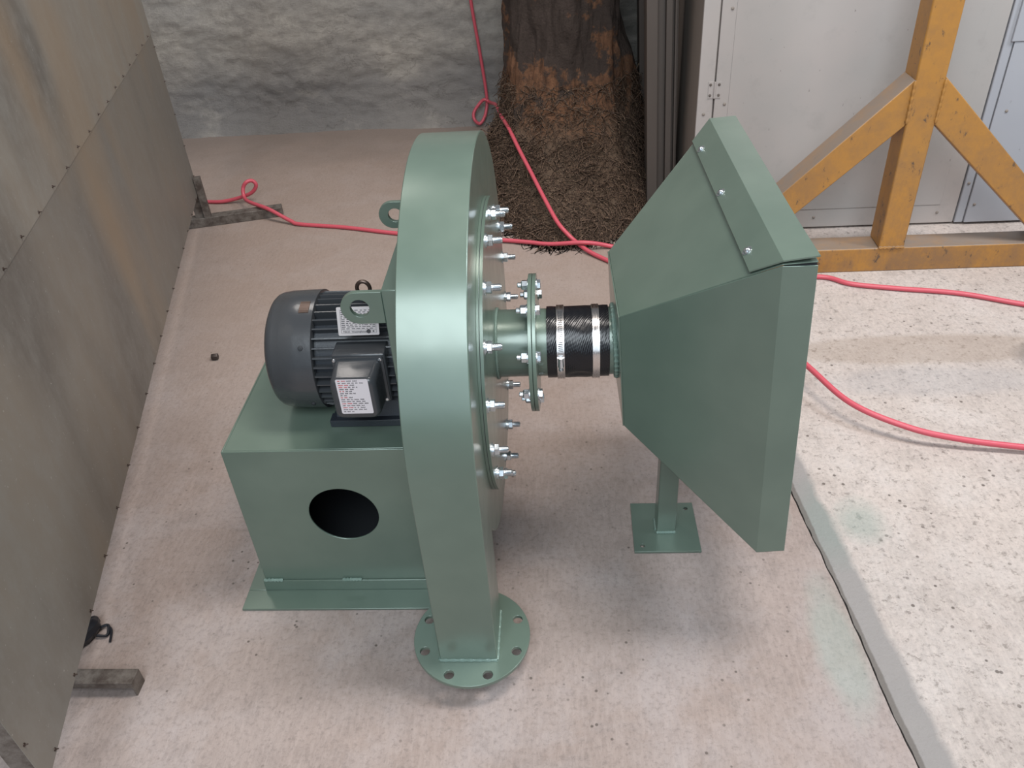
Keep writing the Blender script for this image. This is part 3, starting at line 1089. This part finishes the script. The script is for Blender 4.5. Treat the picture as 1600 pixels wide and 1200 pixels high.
def wall_panel2(name, P1, P2, lipdir, **kw):
    """folded sheet: sloped quad P1 then lip quad P2 sharing an edge"""
    mb = MB()
    inn = Vector(lipdir) * T
    rows = [[hd(p) for p in r] for r in (P1, P2)]
    # P1 = small edge (2 pts), P2 = fold edge (2 pts), P3 = mouth edge (2 pts)
    return mb


def folded(name, small, fold, mouth, inn, **kw):
    mb = MB()
    inn = Vector(inn) * T
    sm0 = mb.verts([hd(p) for p in small])
    fo0 = mb.verts([hd(p) for p in fold])
    mo0 = mb.verts([hd(p) for p in mouth])
    sm1 = mb.verts([hd(Vector(p) + inn) for p in small])
    fo1 = mb.verts([hd(Vector(p) + inn) for p in fold])
    mo1 = mb.verts([hd(Vector(p) + inn) for p in mouth])
    mb.face([sm0[0], sm0[1], fo0[1], fo0[0]])
    mb.face([fo0[0], fo0[1], mo0[1], mo0[0]])
    mb.face([sm1[0], fo1[0], fo1[1], sm1[1]])
    mb.face([fo1[0], mo1[0], mo1[1], fo1[1]])
    for A, B in (((sm0[0], fo0[0]), (sm1[0], fo1[0])), ((fo0[0], mo0[0]), (fo1[0], mo1[0])), ((sm0[1], fo0[1]), (sm1[1], fo1[1])),
                 ((fo0[1], mo0[1]), (fo1[1], mo1[1])), ((sm0[0], sm0[1]), (sm1[0], sm1[1])), ((mo0[0], mo0[1]), (mo1[0], mo1[1]))):
        mb.face([A[0], A[1], B[1], B[0]])
    return obj(name, mb, M_green, hood, bevel=0.0012, **kw)


folded('front_panel', [(xs, s1, q1), (xs, s1, q2)], [(xa, l1, w1), (xa, l1, w2 - 0.009)], [(xb, l1, w1), (xb, l1, w2 - 0.014)], (0, 1, 0), label='sloping front sheet with a folded rim')
folded('back_panel', [(xs, s2, q1), (xs, s2, q2)], [(xa, l2, w1), (xa, l2, w2 - 0.006)], [(xb, l2, w1), (xb, l2, w2 - 0.006)], (0, -1, 0))
folded('bottom_panel', [(xs, s1, q1), (xs, s2, q1)], [(xa, l1, w1), (xa, l2, w1)], [(xb, l1, w1), (xb, l2, w1)], (0, 0, 1))
# top sheet stops under the screwed cover strip
folded('top_panel', [(xs, s1, q2), (xs, s2, q2)], [(xa, l1 + 0.002, w2 - 0.006), (xa, l2 - 0.002, w2 - 0.006)], [(xb, l1 + 0.002, w2 - 0.006), (xb, l2 - 0.002, w2 - 0.006)], (0, 0, -1))
# end sheet with the pipe hole
mb = MB()
mb.plate([[(s1, q1), (s2, q1), (s2, q2), (s1, q2)], circ(YA, ZA, 0.078, 48)], lambda u, v, t: hd((t, u, v)), xs - 0.0002, xs - 0.003)
obj('end_plate', mb, M_green, hood, bevel=0.001)
mb = MB()
mb.lathe((0.330, YA, ZA), (1, 0, 0), [(0, 0.0828), (0.046, 0.0828)], 64)
sp = obj('spigot', mb, M_green, hood)
mb = MB()
N = 110
mb.tube([(XS - 0.006 + TL * 0.0835 * sin(2 * pi * k / N) * 1.0, YA + 0.0865 * cos(2 * pi * k / N), ZA + 0.0865 * sin(2 * pi * k / N)) for k in range(N)],
        [0.0045 + 0.0011 * ((k * 5) % 3) for k in range(N)], 8, closed=True)
obj('weld_bead', mb, M_weld, sp)
mb = MB()
mb.hexa([hd(p) for p in ((xa + 0.004, l1 + 0.005, w2 - 0.040), (xb - 0.001, l1 + 0.005, w2 - 0.040), (xb - 0.001, l1 + 0.008, w2 - 0.040), (xa + 0.004, l1 + 0.008, w2 - 0.040),
                         (xa + 0.004, l1 + 0.005, w2 - 0.0095), (xb - 0.001, l1 + 0.005, w2 - 0.0095), (xb - 0.001, l1 + 0.008, w2 - 0.0095), (xa + 0.004, l1 + 0.008, w2 - 0.0095))])
obj('gap_shade_strip', mb, M_black, hood)  # added black strip, stands for the dark in the gap under the cover
# screwed cover strip along the top edge of the hood
slope = (w2 - 0.006 - q2) / (xa - xs)
fl_ = 0.049
fe_ = fl_ / (xa - xs)
mb = MB()
NS = 16
st_rows = []
for t_ in (0.0, T):
    rows_ = []
    for k in range(NS + 1):
        f = k / NS
        y = l1 - 0.002 + (l2 - l1 + 0.004) * f
        lift = 0.004 * max(0, 1 - f * 4) ** 2
        g = 0.003 if f < 0.001 else 0
        z0 = w2 + 0.0005
        xf0 = xa - fl_
        yf = (l1 + (s1 - l1) * fe_) * (1 - f) + (l2 + (s2 - l2) * fe_) * f
        rows_.append([hd((xf0, yf, z0 + slope * (-fl_) + t_)), hd((xa, y, z0 + t_)), hd((xb + 0.001, y, z0 + lift + t_)),
                      ])
    st_rows.append([mb.verts(r) for r in rows_])
lo_, hi_ = st_rows
for k in range(NS):
    for c in range(2):
        mb.face([lo_[k][c], lo_[k][c + 1], lo_[k + 1][c + 1], lo_[k + 1][c]])
        mb.face([hi_[k][c], hi_[k + 1][c], hi_[k + 1][c + 1], hi_[k][c + 1]])
    mb.face([lo_[k][0], lo_[k + 1][0], hi_[k + 1][0], hi_[k][0]])
    mb.face([lo_[k][2], hi_[k][2], hi_[k + 1][2], lo_[k + 1][2]])
for k in (0, NS):
    for c in range(2):
        mb.face([lo_[k][c], lo_[k][c + 1], hi_[k][c + 1], hi_[k][c]])
strip_o = obj('cover_strip', mb, M_green, hood, label='folded cover strip fastened with three screws', smooth=12)
nrm = Vector((-slope, 0, 1)).normalized()
for yy_ in (0.160, 0.432, 0.690):
    mb = MB()
    c = Vector((xa - 0.040, yy_, w2 + 0.0005 + T - slope * 0.040))
    P0 = hd(c)
    N0 = (hd(c + nrm) - P0).normalized()
    mb.lathe(P0, N0, [(0, 0.0105), (0.0012, 0.0105), (0.0014, 0.0070), (0.0045, 0.0060), (0.006, 0.0035)], 20)
    obj('screw', mb, M_zinc, strip_o)

# stand: square tube on a foot plate
px1, px2, py1, py2 = 0.4262, 0.6120, 0.3261, 0.5166
mb = MB()
loops = [[(px1, py1), (px2, py1), (px2 - 0.002, py2), (px1 + 0.002, py2)]]
for (hx, hy) in ((px1 + 0.024, py1 + 0.022), (px2 - 0.024, py2 - 0.024)):
    loops.append(circ(hx, hy, 0.0065, 16))
mb.plate(loops, lambda u, v, t: (u, v, t), 0.001, 0.0085)
foot = obj('foot_plate', mb, M_green, hood, label='square green foot plate with two small holes', bevel=0.0006)
mb = MB()


def bottom_z(x):
    return q1 + (w1 - q1) * (x - xs) / (xa - xs)


tx0_, tx1_, ty0_, ty1_ = 0.4935, 0.547, 0.397, 0.450
za_, zb_ = hd((tx0_, 0.42, bottom_z(tx0_))).z, hd((tx1_, 0.42, bottom_z(tx1_))).z
mb.hexa([(tx0_, ty0_, 0.0087), (tx1_, ty0_, 0.0087), (tx1_, ty1_, 0.0087), (tx0_, ty1_, 0.0087),
         (tx0_, ty0_, za_ - 0.001), (tx1_, ty0_, zb_ - 0.001), (tx1_, ty1_, zb_ - 0.001), (tx0_, ty1_, za_ - 0.001)])
obj('leg', mb, M_green, hood, bevel=0.003)
for (a, b) in (((tx0_, ty0_), (tx1_, ty0_)), ((tx0_, ty0_ + 0.01), (tx0_, ty1_))):
    mb = MB()
    mb.tube([(a[0] + (b[0] - a[0]) * k / 14, a[1] + (b[1] - a[1]) * k / 14, 0.0105) for k in range(15)], [0.0042 + 0.001 * (k % 2) for k in range(15)], 8)
    obj('weld_bead', mb, M_weld, foot)

# ================================================================== LEFT SHEET PARTITION
part = thing('sheet_partition', 'tall dull metal sheet partition on low feet at the left', 'partition', (-1.2, 1.1, 0))
PO = Vector((-1.601, 2.625, 0))
PD = Vector((0.2442, -0.9697, 0))
PN = Vector((0.9697, 0.2442, 0))      # towards the machine
LP = 3.153
ZS = 0.932


def pp(s, n_, z):
    return PO + PD * s + PN * n_ + Vector((0, 0, z))


def slab(mb, s0, s1_, n0, n1, z0, z1, mi=0):
    mb.hexa([pp(s0, n0, z0), pp(s1_, n0, z0), pp(s1_, n1, z0), pp(s0, n1, z0), pp(s0, n0, z1), pp(s1_, n0, z1), pp(s1_, n1, z1), pp(s0, n1, z1)], mi)


mb = MB()
slab(mb, 0, LP, -0.0015, 0.0, 0.17, ZS + 0.03)
obj('metal_sheet', mb, M_sheet, part, label='lower sheet, darker with long stains', smooth=0)
mb = MB()
slab(mb, -0.004, LP + 0.002, 0.0003, 0.0022, ZS, 1.95)
obj('metal_sheet', mb, M_sheet, part, label='upper sheet overlapping the lower one', smooth=0)
for (s_, w_) in ((0.02, 0.04), (LP - 0.02, 0.04)):
    mb = MB()
    slab(mb, s_ - w_ / 2, s_ + w_ / 2, -0.0415, -0.0017, 0.05, 1.95)
    obj('post', mb, M_old_steel, part)
mb = MB()
slab(mb, 0.041, LP - 0.041, -0.0415, -0.0017, 0.172, 0.21)
slab(mb, 0.041, LP - 0.041, -0.0415, -0.0017, ZS - 0.02, ZS + 0.02)
obj('rail', mb, M_old_steel, part)
mb = MB()
slab(mb, 0.0, 0.055, -0.45, 0.39, 0.0005, 0.0495)
obj('foot_beam', mb, M_old_steel, part, bevel=0.002)
# open channel foot nearer the camera
mb = MB()
mb.box(-1.40, -0.834, -0.119, -0.077, 0.046, 0.050)
mb.box(-1.40, -0.834, -0.082, -0.077, 0.0005, 0.0459)
mb.box(-1.40, -0.834, -0.119, -0.115, 0.030, 0.0459)
mb.box(-0.8339, -0.829, -0.119, -0.077, 0.0005, 0.0499)
obj('foot_beam', mb, M_old_steel, part, label='short open channel foot sticking out in front')
mb = MB()
slab(mb, 0.02, 0.055, 0.003, 0.035, 0.0497, 0.26)
obj('brace', mb, M_old_steel, part)
# rivets along the seam, the lower edge and the far edge
riv = None


def rivet_at(s_, z_, n_=0.0):
    global riv, riv0
    p = pp(s_, n_, z_)
    if riv is None:
        mb = MB()
        mb.lathe(p, PN, [(0, 0.0042), (0.002, 0.0038), (0.003, 0.0018), (0.008, 0.0013)], 8)
        riv = obj('rivet', mb, M_bronze, part, origin=p)
        riv0 = p
    else:
        copy_part(riv, part, p - riv0)


for k in range(19):
    rivet_at(0.10 + k * 0.16, ZS + 0.012 + 0.003 * sin(k * 3), 0.0023)
for k in range(17):
    rivet_at(0.12 + k * 0.185, 0.180, 0.0)
for k in range(5):
    rivet_at(0.012, 0.26 + k * 0.155, 0.0)
for k in range(4):
    rivet_at(LP - 0.012, 0.30 + k * 0.155, 0.0)

# scrap under the panel
mb = MB()
c0 = Vector((-1.03, 0.035, 0))
rnd = random.Random(11)
pts = spline([c0 + Vector((-0.05, -0.06, 0.012)), c0 + Vector((-0.02, -0.015, 0.026)), c0 + Vector((0.0, 0.03, 0.022)), c0 + Vector((-0.012, 0.07, 0.010))], 6)
mb.tube(pts, [0.008 + 0.016 * sin(pi * (k + 0.5) / len(pts)) + 0.003 * rnd.random() for k in range(len(pts))], 9)
mb.tube(spline([c0 + Vector((0.01, 0.035, 0.012)), c0 + Vector((0.035, 0.05, 0.010)), c0 + Vector((0.045, 0.02, 0.007)), c0 + Vector((0.02, 0.015, 0.012))], 6), 0.004, 6)
mb.tube(spline([c0 + Vector((0.035, 0.05, 0.008)), c0 + Vector((0.05, 0.035, 0.006)), c0 + Vector((0.062, 0.0, 0.006))], 6), 0.0035, 6)
tag(obj('plastic_scrap', mb, M_plastic), 'small crumpled black scrap lying under the metal partition', 'scrap')

# lost nut on the floor
mb = MB()
p = Vector((-1.131, 1.353, 0.013))
mb.lathe(p - Vector((0.010, 0, 0)), (1, 0.1, 0), [(0, 0.012), (0.002, 0.0135), (0.022, 0.0135), (0.024, 0.012)], 6, rot=pi / 6)
tag(obj('hex_nut', mb, M_dark_nut), 'small dark hex nut lying alone on the concrete', 'nut')

# ================================================================== YELLOW GANTRY FOOT
yel = thing('gantry_leg', 'yellow welded steel gantry leg with two diagonal braces on a floor beam', 'gantry', (1.6, 1.94, 0))
YF, YR = 1.884, 2.0


def yb(name, a, b, w, **kw):
    mb = MB()
    mb.beam(a, b, 0.116, w, (0, 1, 0))
    return obj(name, mb, M_yellow, yel, bevel=0.005, **kw)


ym = (YF + YR) / 2
mb = MB()
mb.box(0.88, 2.55, YF, YR, 0.0, 0.108)
obj('floor_beam', mb, M_yellow, yel, bevel=0.005)
mb = MB()
mb.hexa([(1.552, YF, 0.1085), (1.655, YF, 0.1085), (1.655, YR, 0.1085), (1.552, YR, 0.1085), (1.546, YF, 2.0), (1.664, YF, 2.0), (1.664, YR, 2.0), (1.546, YR, 2.0)])
obj('post', mb, M_yellow, yel, bevel=0.005)
# braces cut to meet the post and the beam


def brace(pts, label):
    mb = MB()
    mb.plate([pts], lambda u, v, t: (u, t, v), YF + 0.002, YR - 0.002)
    return obj('brace', mb, M_yellow, yel, bevel=0.004, label=label)


brace([(1.5495, 0.793), (1.5505, 0.622), (1.018, 0.1088), (0.870, 0.1088)], 'left diagonal brace')
brace([(1.659, 0.799), (1.6575, 0.622), (2.203, 0.1088), (2.350, 0.1088)], 'right diagonal brace')
for (a, b) in (((1.552, YF - 0.0005, 0.110), (1.655, YF - 0.0005, 0.110)), ((1.5505, YF - 0.0005, 0.63), (1.5495, YF - 0.0005, 0.79)), ((1.6575, YF - 0.0005, 0.63), (1.659, YF - 0.0005, 0.79))):
    mb = MB()
    a, b = Vector(a), Vector(b)
    mb.tube([a.lerp(b, k / 18) for k in range(19)], [0.0045 + 0.0016 * ((k * 5) % 3) for k in range(19)], 7)
    obj('weld_bead', mb, M_yellow, yel)

# ================================================================== CABINET
cab = thing('metal_cabinet', 'large pale sheet metal cabinet with a hinged door behind the yellow frame', 'cabinet', (1.9, 2.6, 0))
CX0, CY = 0.830, 2.30
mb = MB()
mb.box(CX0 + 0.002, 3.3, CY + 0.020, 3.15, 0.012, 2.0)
obj('cabinet_body', mb, M_cab_side, cab, label='brown grey cabinet side with its shade painted in')
mb = MB()
mb.box(CX0, 0.8955, CY, CY + 0.019, 0.010, 2.0)
obj('corner_stile', mb, M_cab, cab, bevel=0.002)
mb = MB()
mb.box(0.9015, 2.030, CY, CY + 0.019, 0.010, 2.0)
door = obj('door', mb, M_cab, cab, bevel=0.002, label='broad pale door leaf')
mb = MB()
mb.box(0.960, 1.955, CY - 0.0022, CY - 0.0001, 0.100, 1.94)
obj('door_sheet', mb, M_cab, door, bevel=0.001)
mb = MB()
mb.box(2.034, 2.072, CY - 0.006, CY + 0.019, 0.010, 2.0)
obj('centre_stile', mb, M_cab2, cab, bevel=0.003)
mb = MB()
mb.box(2.074, 3.3, CY - 0.012, CY + 0.019, 0.012, 0.80)
obj('side_panel', mb, M_cab2, cab, bevel=0.002, label='blue grey lower panel right of the door')
mb = MB()
mb.box(2.058, 3.3, CY - 0.016, CY + 0.018, 0.801, 2.0)
obj('side_panel', mb, M_cab2, cab, bevel=0.002, label='blue grey upper panel right of the door')
for zc in (0.662, 1.5):
    mb = MB()
    mb.box(0.872, 0.8975, CY - 0.003, CY - 0.0003, zc - 0.034, zc + 0.034)
    mb.box(0.8995, 0.925, CY - 0.003, CY - 0.0003, zc - 0.034, zc + 0.034)
    mb.cyl((0.8985, CY - 0.005, zc - 0.034), (0.8985, CY - 0.005, zc + 0.034), 0.005, 10)
    hg = obj('hinge', mb, M_cab, cab)
    for (sx, sz) in ((0.880, 0.022), (0.880, -0.022), (0.916, 0.022), (0.916, -0.022)):
        mb = MB()
        mb.lathe((sx, CY - 0.003, zc + sz), (0, -1, 0), [(0, 0.006), (0.002, 0.0055), (0.003, 0.003)], 10)
        obj('hinge_screw', mb, M_old_steel, hg)
for (sx, sz) in ((0.945, 0.60), (0.943, 0.98), (0.860, 0.56), (0.862, 0.47), (0.945, 0.25), (2.050, 0.45), (2.053, 0.20), (2.12, 0.52), (2.15, 0.35), (2.10, 0.10), (1.4, 0.060), (1.8, 0.060), (1.95, 0.062)):
    mb = MB()
    mb.lathe((sx, CY - (0.0122 if sx > 2.07 else 0.0062 if sx > 2.03 else 0.0002), sz), (0, -1, 0), [(0, 0.007), (0.002, 0.0065), (0.004, 0.003)], 10)
    obj('rivet', mb, M_cab_side, cab)

# dark channel-shaped steel column beside the cabinet, leaning a little
def leaned(x0, x1, y0, y1, z1=2.1):
    mb = MB()
    k = -0.0375
    mb.hexa([(x0, y0, 0.0), (x1, y0, 0.0), (x1, y1, 0.0), (x0, y1, 0.0),
             (x0 + k * z1, y0, z1), (x1 + k * z1, y0, z1), (x1 + k * z1, y1, z1), (x0 + k * z1, y1, z1)])
    return mb


colm = struct(obj('steel_column', leaned(0.680, 0.812, 2.66, 2.88), M_column))
for (x0, x1, y0) in ((0.667, 0.716, 2.60), (0.754, 0.782, 2.615), (0.794, 0.804, 2.63)):
    obj('flange', leaned(x0, x1, y0, 2.6595), M_column, colm, bevel=0.002)
struct(obj('steel_post', leaned(0.690, 0.775, 3.28, 3.42), M_column))

# ================================================================== TREE TRUNK WITH ROOT MASS
tree = thing('tree_trunk', 'old brown tree trunk with a matted root mass against the rendered wall', 'tree', (0.28, 3.1, 0))
sects = [(0.0, 0.285, 3.02, 0.46, 0.80), (0.05, 0.285, 3.06, 0.445, 0.74), (0.12, 0.285, 3.12, 0.42, 0.62), (0.22, 0.288, 3.20, 0.395, 0.50),
         (0.34, 0.290, 3.27, 0.365, 0.41), (0.48, 0.292, 3.32, 0.340, 0.36), (0.65, 0.284, 3.35, 0.312, 0.335), (0.85, 0.283, 3.37, 0.304, 0.325),
         (1.2, 0.283, 3.38, 0.300, 0.32), (2.1, 0.30, 3.40, 0.30, 0.31)]


def sect(z):
    for a, b in zip(sects, sects[1:]):
        if a[0] <= z <= b[0]:
            t = (z - a[0]) / (b[0] - a[0])
            return [a[i] + (b[i] - a[i]) * t for i in range(1, 5)]
    return sects[-1][1:]


def trunk_pt(a, z, out=0.0):
    cx, cy, rx, ry = sect(z)
    q = Vector((cos(a) * 1.3, sin(a) * 1.3, z * 1.1))
    low = math.exp(-z * 3.0)
    d = 0.05 * noise.noise(q * 1.6) + (0.03 + 0.02 * low) * noise.noise(q * 4) + 0.012 * noise.noise(q * 11)
    if z > 0.35:
        d += 0.010 * noise.noise(Vector((cos(a) * 9, sin(a) * 9, z * 1.5)))
    d *= min(1, 0.4 + z * 4)
    return Vector((cx + (rx + d + out) * cos(a), cy + (ry + d + out) * sin(a), z))


mb = MB()
NA, NZ = 220, 150
rg = []
for j in range(NZ + 1):
    z = 2.1 * (j / NZ) ** 1.5
    rg.append([mb.bm.verts.new(trunk_pt(2 * pi * i / NA, z)) for i in range(NA)])
for j in range(NZ):
    for i in range(NA):
        mb.face([rg[j][i], rg[j][(i + 1) % NA], rg[j + 1][(i + 1) % NA], rg[j + 1][i]])
mb.face(rg[0][::-1])
mb.face(rg[-1])
obj('trunk', mb, M_bark, tree, smooth=180)
# thousands of short root fibres over the lower slope
rnd = random.Random(21)
verts, faces = [], []


def fibre(p, d, L, r, curl):
    d = d.normalized()
    u = d.cross(Vector((rnd.uniform(-1, 1), rnd.uniform(-1, 1), rnd.uniform(-1, 1)))).normalized()
    n_ = 5
    base = len(verts)
    for k in range(n_ + 1):
        t = k / n_
        w = r * (1 - 0.6 * t)
        q = p + d * L * t + u * L * curl * sin(pi * t)
        s1_ = d.cross(u).normalized()
        for m in range(3):
            a = 2 * pi * m / 3
            v = q + (s1_ * cos(a) + u * sin(a)) * w
            verts.append((v.x, v.y, max(v.z, 0.002)))
    for k in range(n_):
        for m in range(3):
            a0 = base + 3 * k + m
            a1 = base + 3 * k + (m + 1) % 3
            faces.append((a0, a1, a1 + 3, a0 + 3))


for i in range(15000):
    z = 0.50 * rnd.random() ** 1.9
    a = rnd.uniform(pi * 0.95, pi * 2.10)
    if z > 0.30 and rnd.random() < 0.5:
        continue
    p = trunk_pt(a, z, 0.001 + 0.012 * rnd.random() * math.exp(-z * 4))
    nrm_ = (p - trunk_pt(a, z, -0.1)).normalized()
    t1 = (trunk_pt(a, z + 0.02) - p).normalized()
    t2 = (trunk_pt(a + 0.05, z) - p).normalized()
    ph = rnd.gauss(0, 1.3)
    d = t1 * -cos(ph) + t2 * sin(ph) + nrm_ * rnd.uniform(-0.05, 0.28)
    big = rnd.random() < 0.25
    fibre(p, d, rnd.uniform(0.05, 0.11) if big else rnd.uniform(0.025, 0.06), rnd.uniform(0.0025, 0.0048) if big else rnd.uniform(0.0012, 0.0030), rnd.uniform(-0.45, 0.45))
me = bpy.data.meshes.new('root_fibres')
me.from_pydata([Vector(v) - WL[tree.name] for v in verts], [], faces)
me.materials.append(M_root)
me.shade_smooth()
o = bpy.data.objects.new('root_fibres', me)
o['kind'] = 'stuff'
COL.objects.link(o)
o.parent = tree

# ================================================================== RED HOSES
def hose(pts, label, r=0.0100):
    mb = MB()
    mb.tube(spline(pts, 9), r, 12)
    return tag(obj('air_hose', mb, M_hose, smooth=60), label, 'hose')


R0 = 0.0105
hose([(-2.3, 2.80, R0), (-1.95, 2.87, R0), (-1.728, 2.874, R0), (-1.60, 2.860, R0 + 0.002), (-1.50, 2.860, 0.030), (-1.42, 2.85, 0.060), (-1.384, 2.85, 0.100), (-1.398, 2.848, 0.128),
      (-1.425, 2.83, 0.128), (-1.447, 2.82, 0.098), (-1.440, 2.79, 0.060), (-1.385, 2.715, 0.064), (-1.262, 2.625, 0.062), (-1.14, 2.565, 0.020), (-1.082, 2.54, R0), (-0.839, 2.483, R0), (-0.573, 2.397, R0), (-0.30, 2.330, R0),
      (-0.026, 2.270, 0.014), (0.081, 2.235, 0.018), (0.186, 2.195, 0.024), (0.345, 2.158, 0.044), (0.475, 2.172, R0), (0.66, 2.06, R0), (0.78, 1.93, R0), (0.86, 1.865, R0), (0.95, 1.852, R0), (1.12, 1.840, R0), (1.328, 1.832, R0), (1.426, 1.767, R0), (1.59, 1.72, R0), (1.82, 1.665, R0),
      (2.024, 1.568, R0), (2.4, 1.40, R0)],
     'red air hose from the left partition across the floor behind the fan')
hose([(-0.300, 3.98, 1.25), (-0.266, 3.985, 0.730), (-0.237, 3.985, 0.438), (-0.213, 3.965, 0.172), (-0.222, 3.935, 0.085), (-0.240, 3.90, 0.045), (-0.266, 3.89, 0.024), (-0.294, 3.89, 0.050),
      (-0.298, 3.91, 0.085), (-0.270, 3.925, 0.125), (-0.228, 3.93, 0.160), (-0.184, 3.88, 0.155), (-0.122, 3.50, 0.260), (-0.075, 3.20, 0.295), (-0.022, 2.94, 0.318), (0.038, 2.755, 0.266), (0.096, 2.605, 0.209), (0.160, 2.432, 0.147),
      (0.218, 2.285, 0.096), (0.262, 2.230, 0.060), (0.304, 2.195, 0.031), (0.361, 2.125, 0.016), (0.444, 2.039, R0), (0.62, 1.86, R0),
      (0.84, 1.60, 0.040), (0.99, 1.35, 0.070), (1.075, 1.090, 0.085), (1.169, 0.898, 0.070), (1.319, 0.791, 0.052), (1.464, 0.750, 0.035), (1.646, 0.721, 0.022), (2.0, 0.66, R0)],
     'red air hose hanging down the wall in a loop, running over the roots')
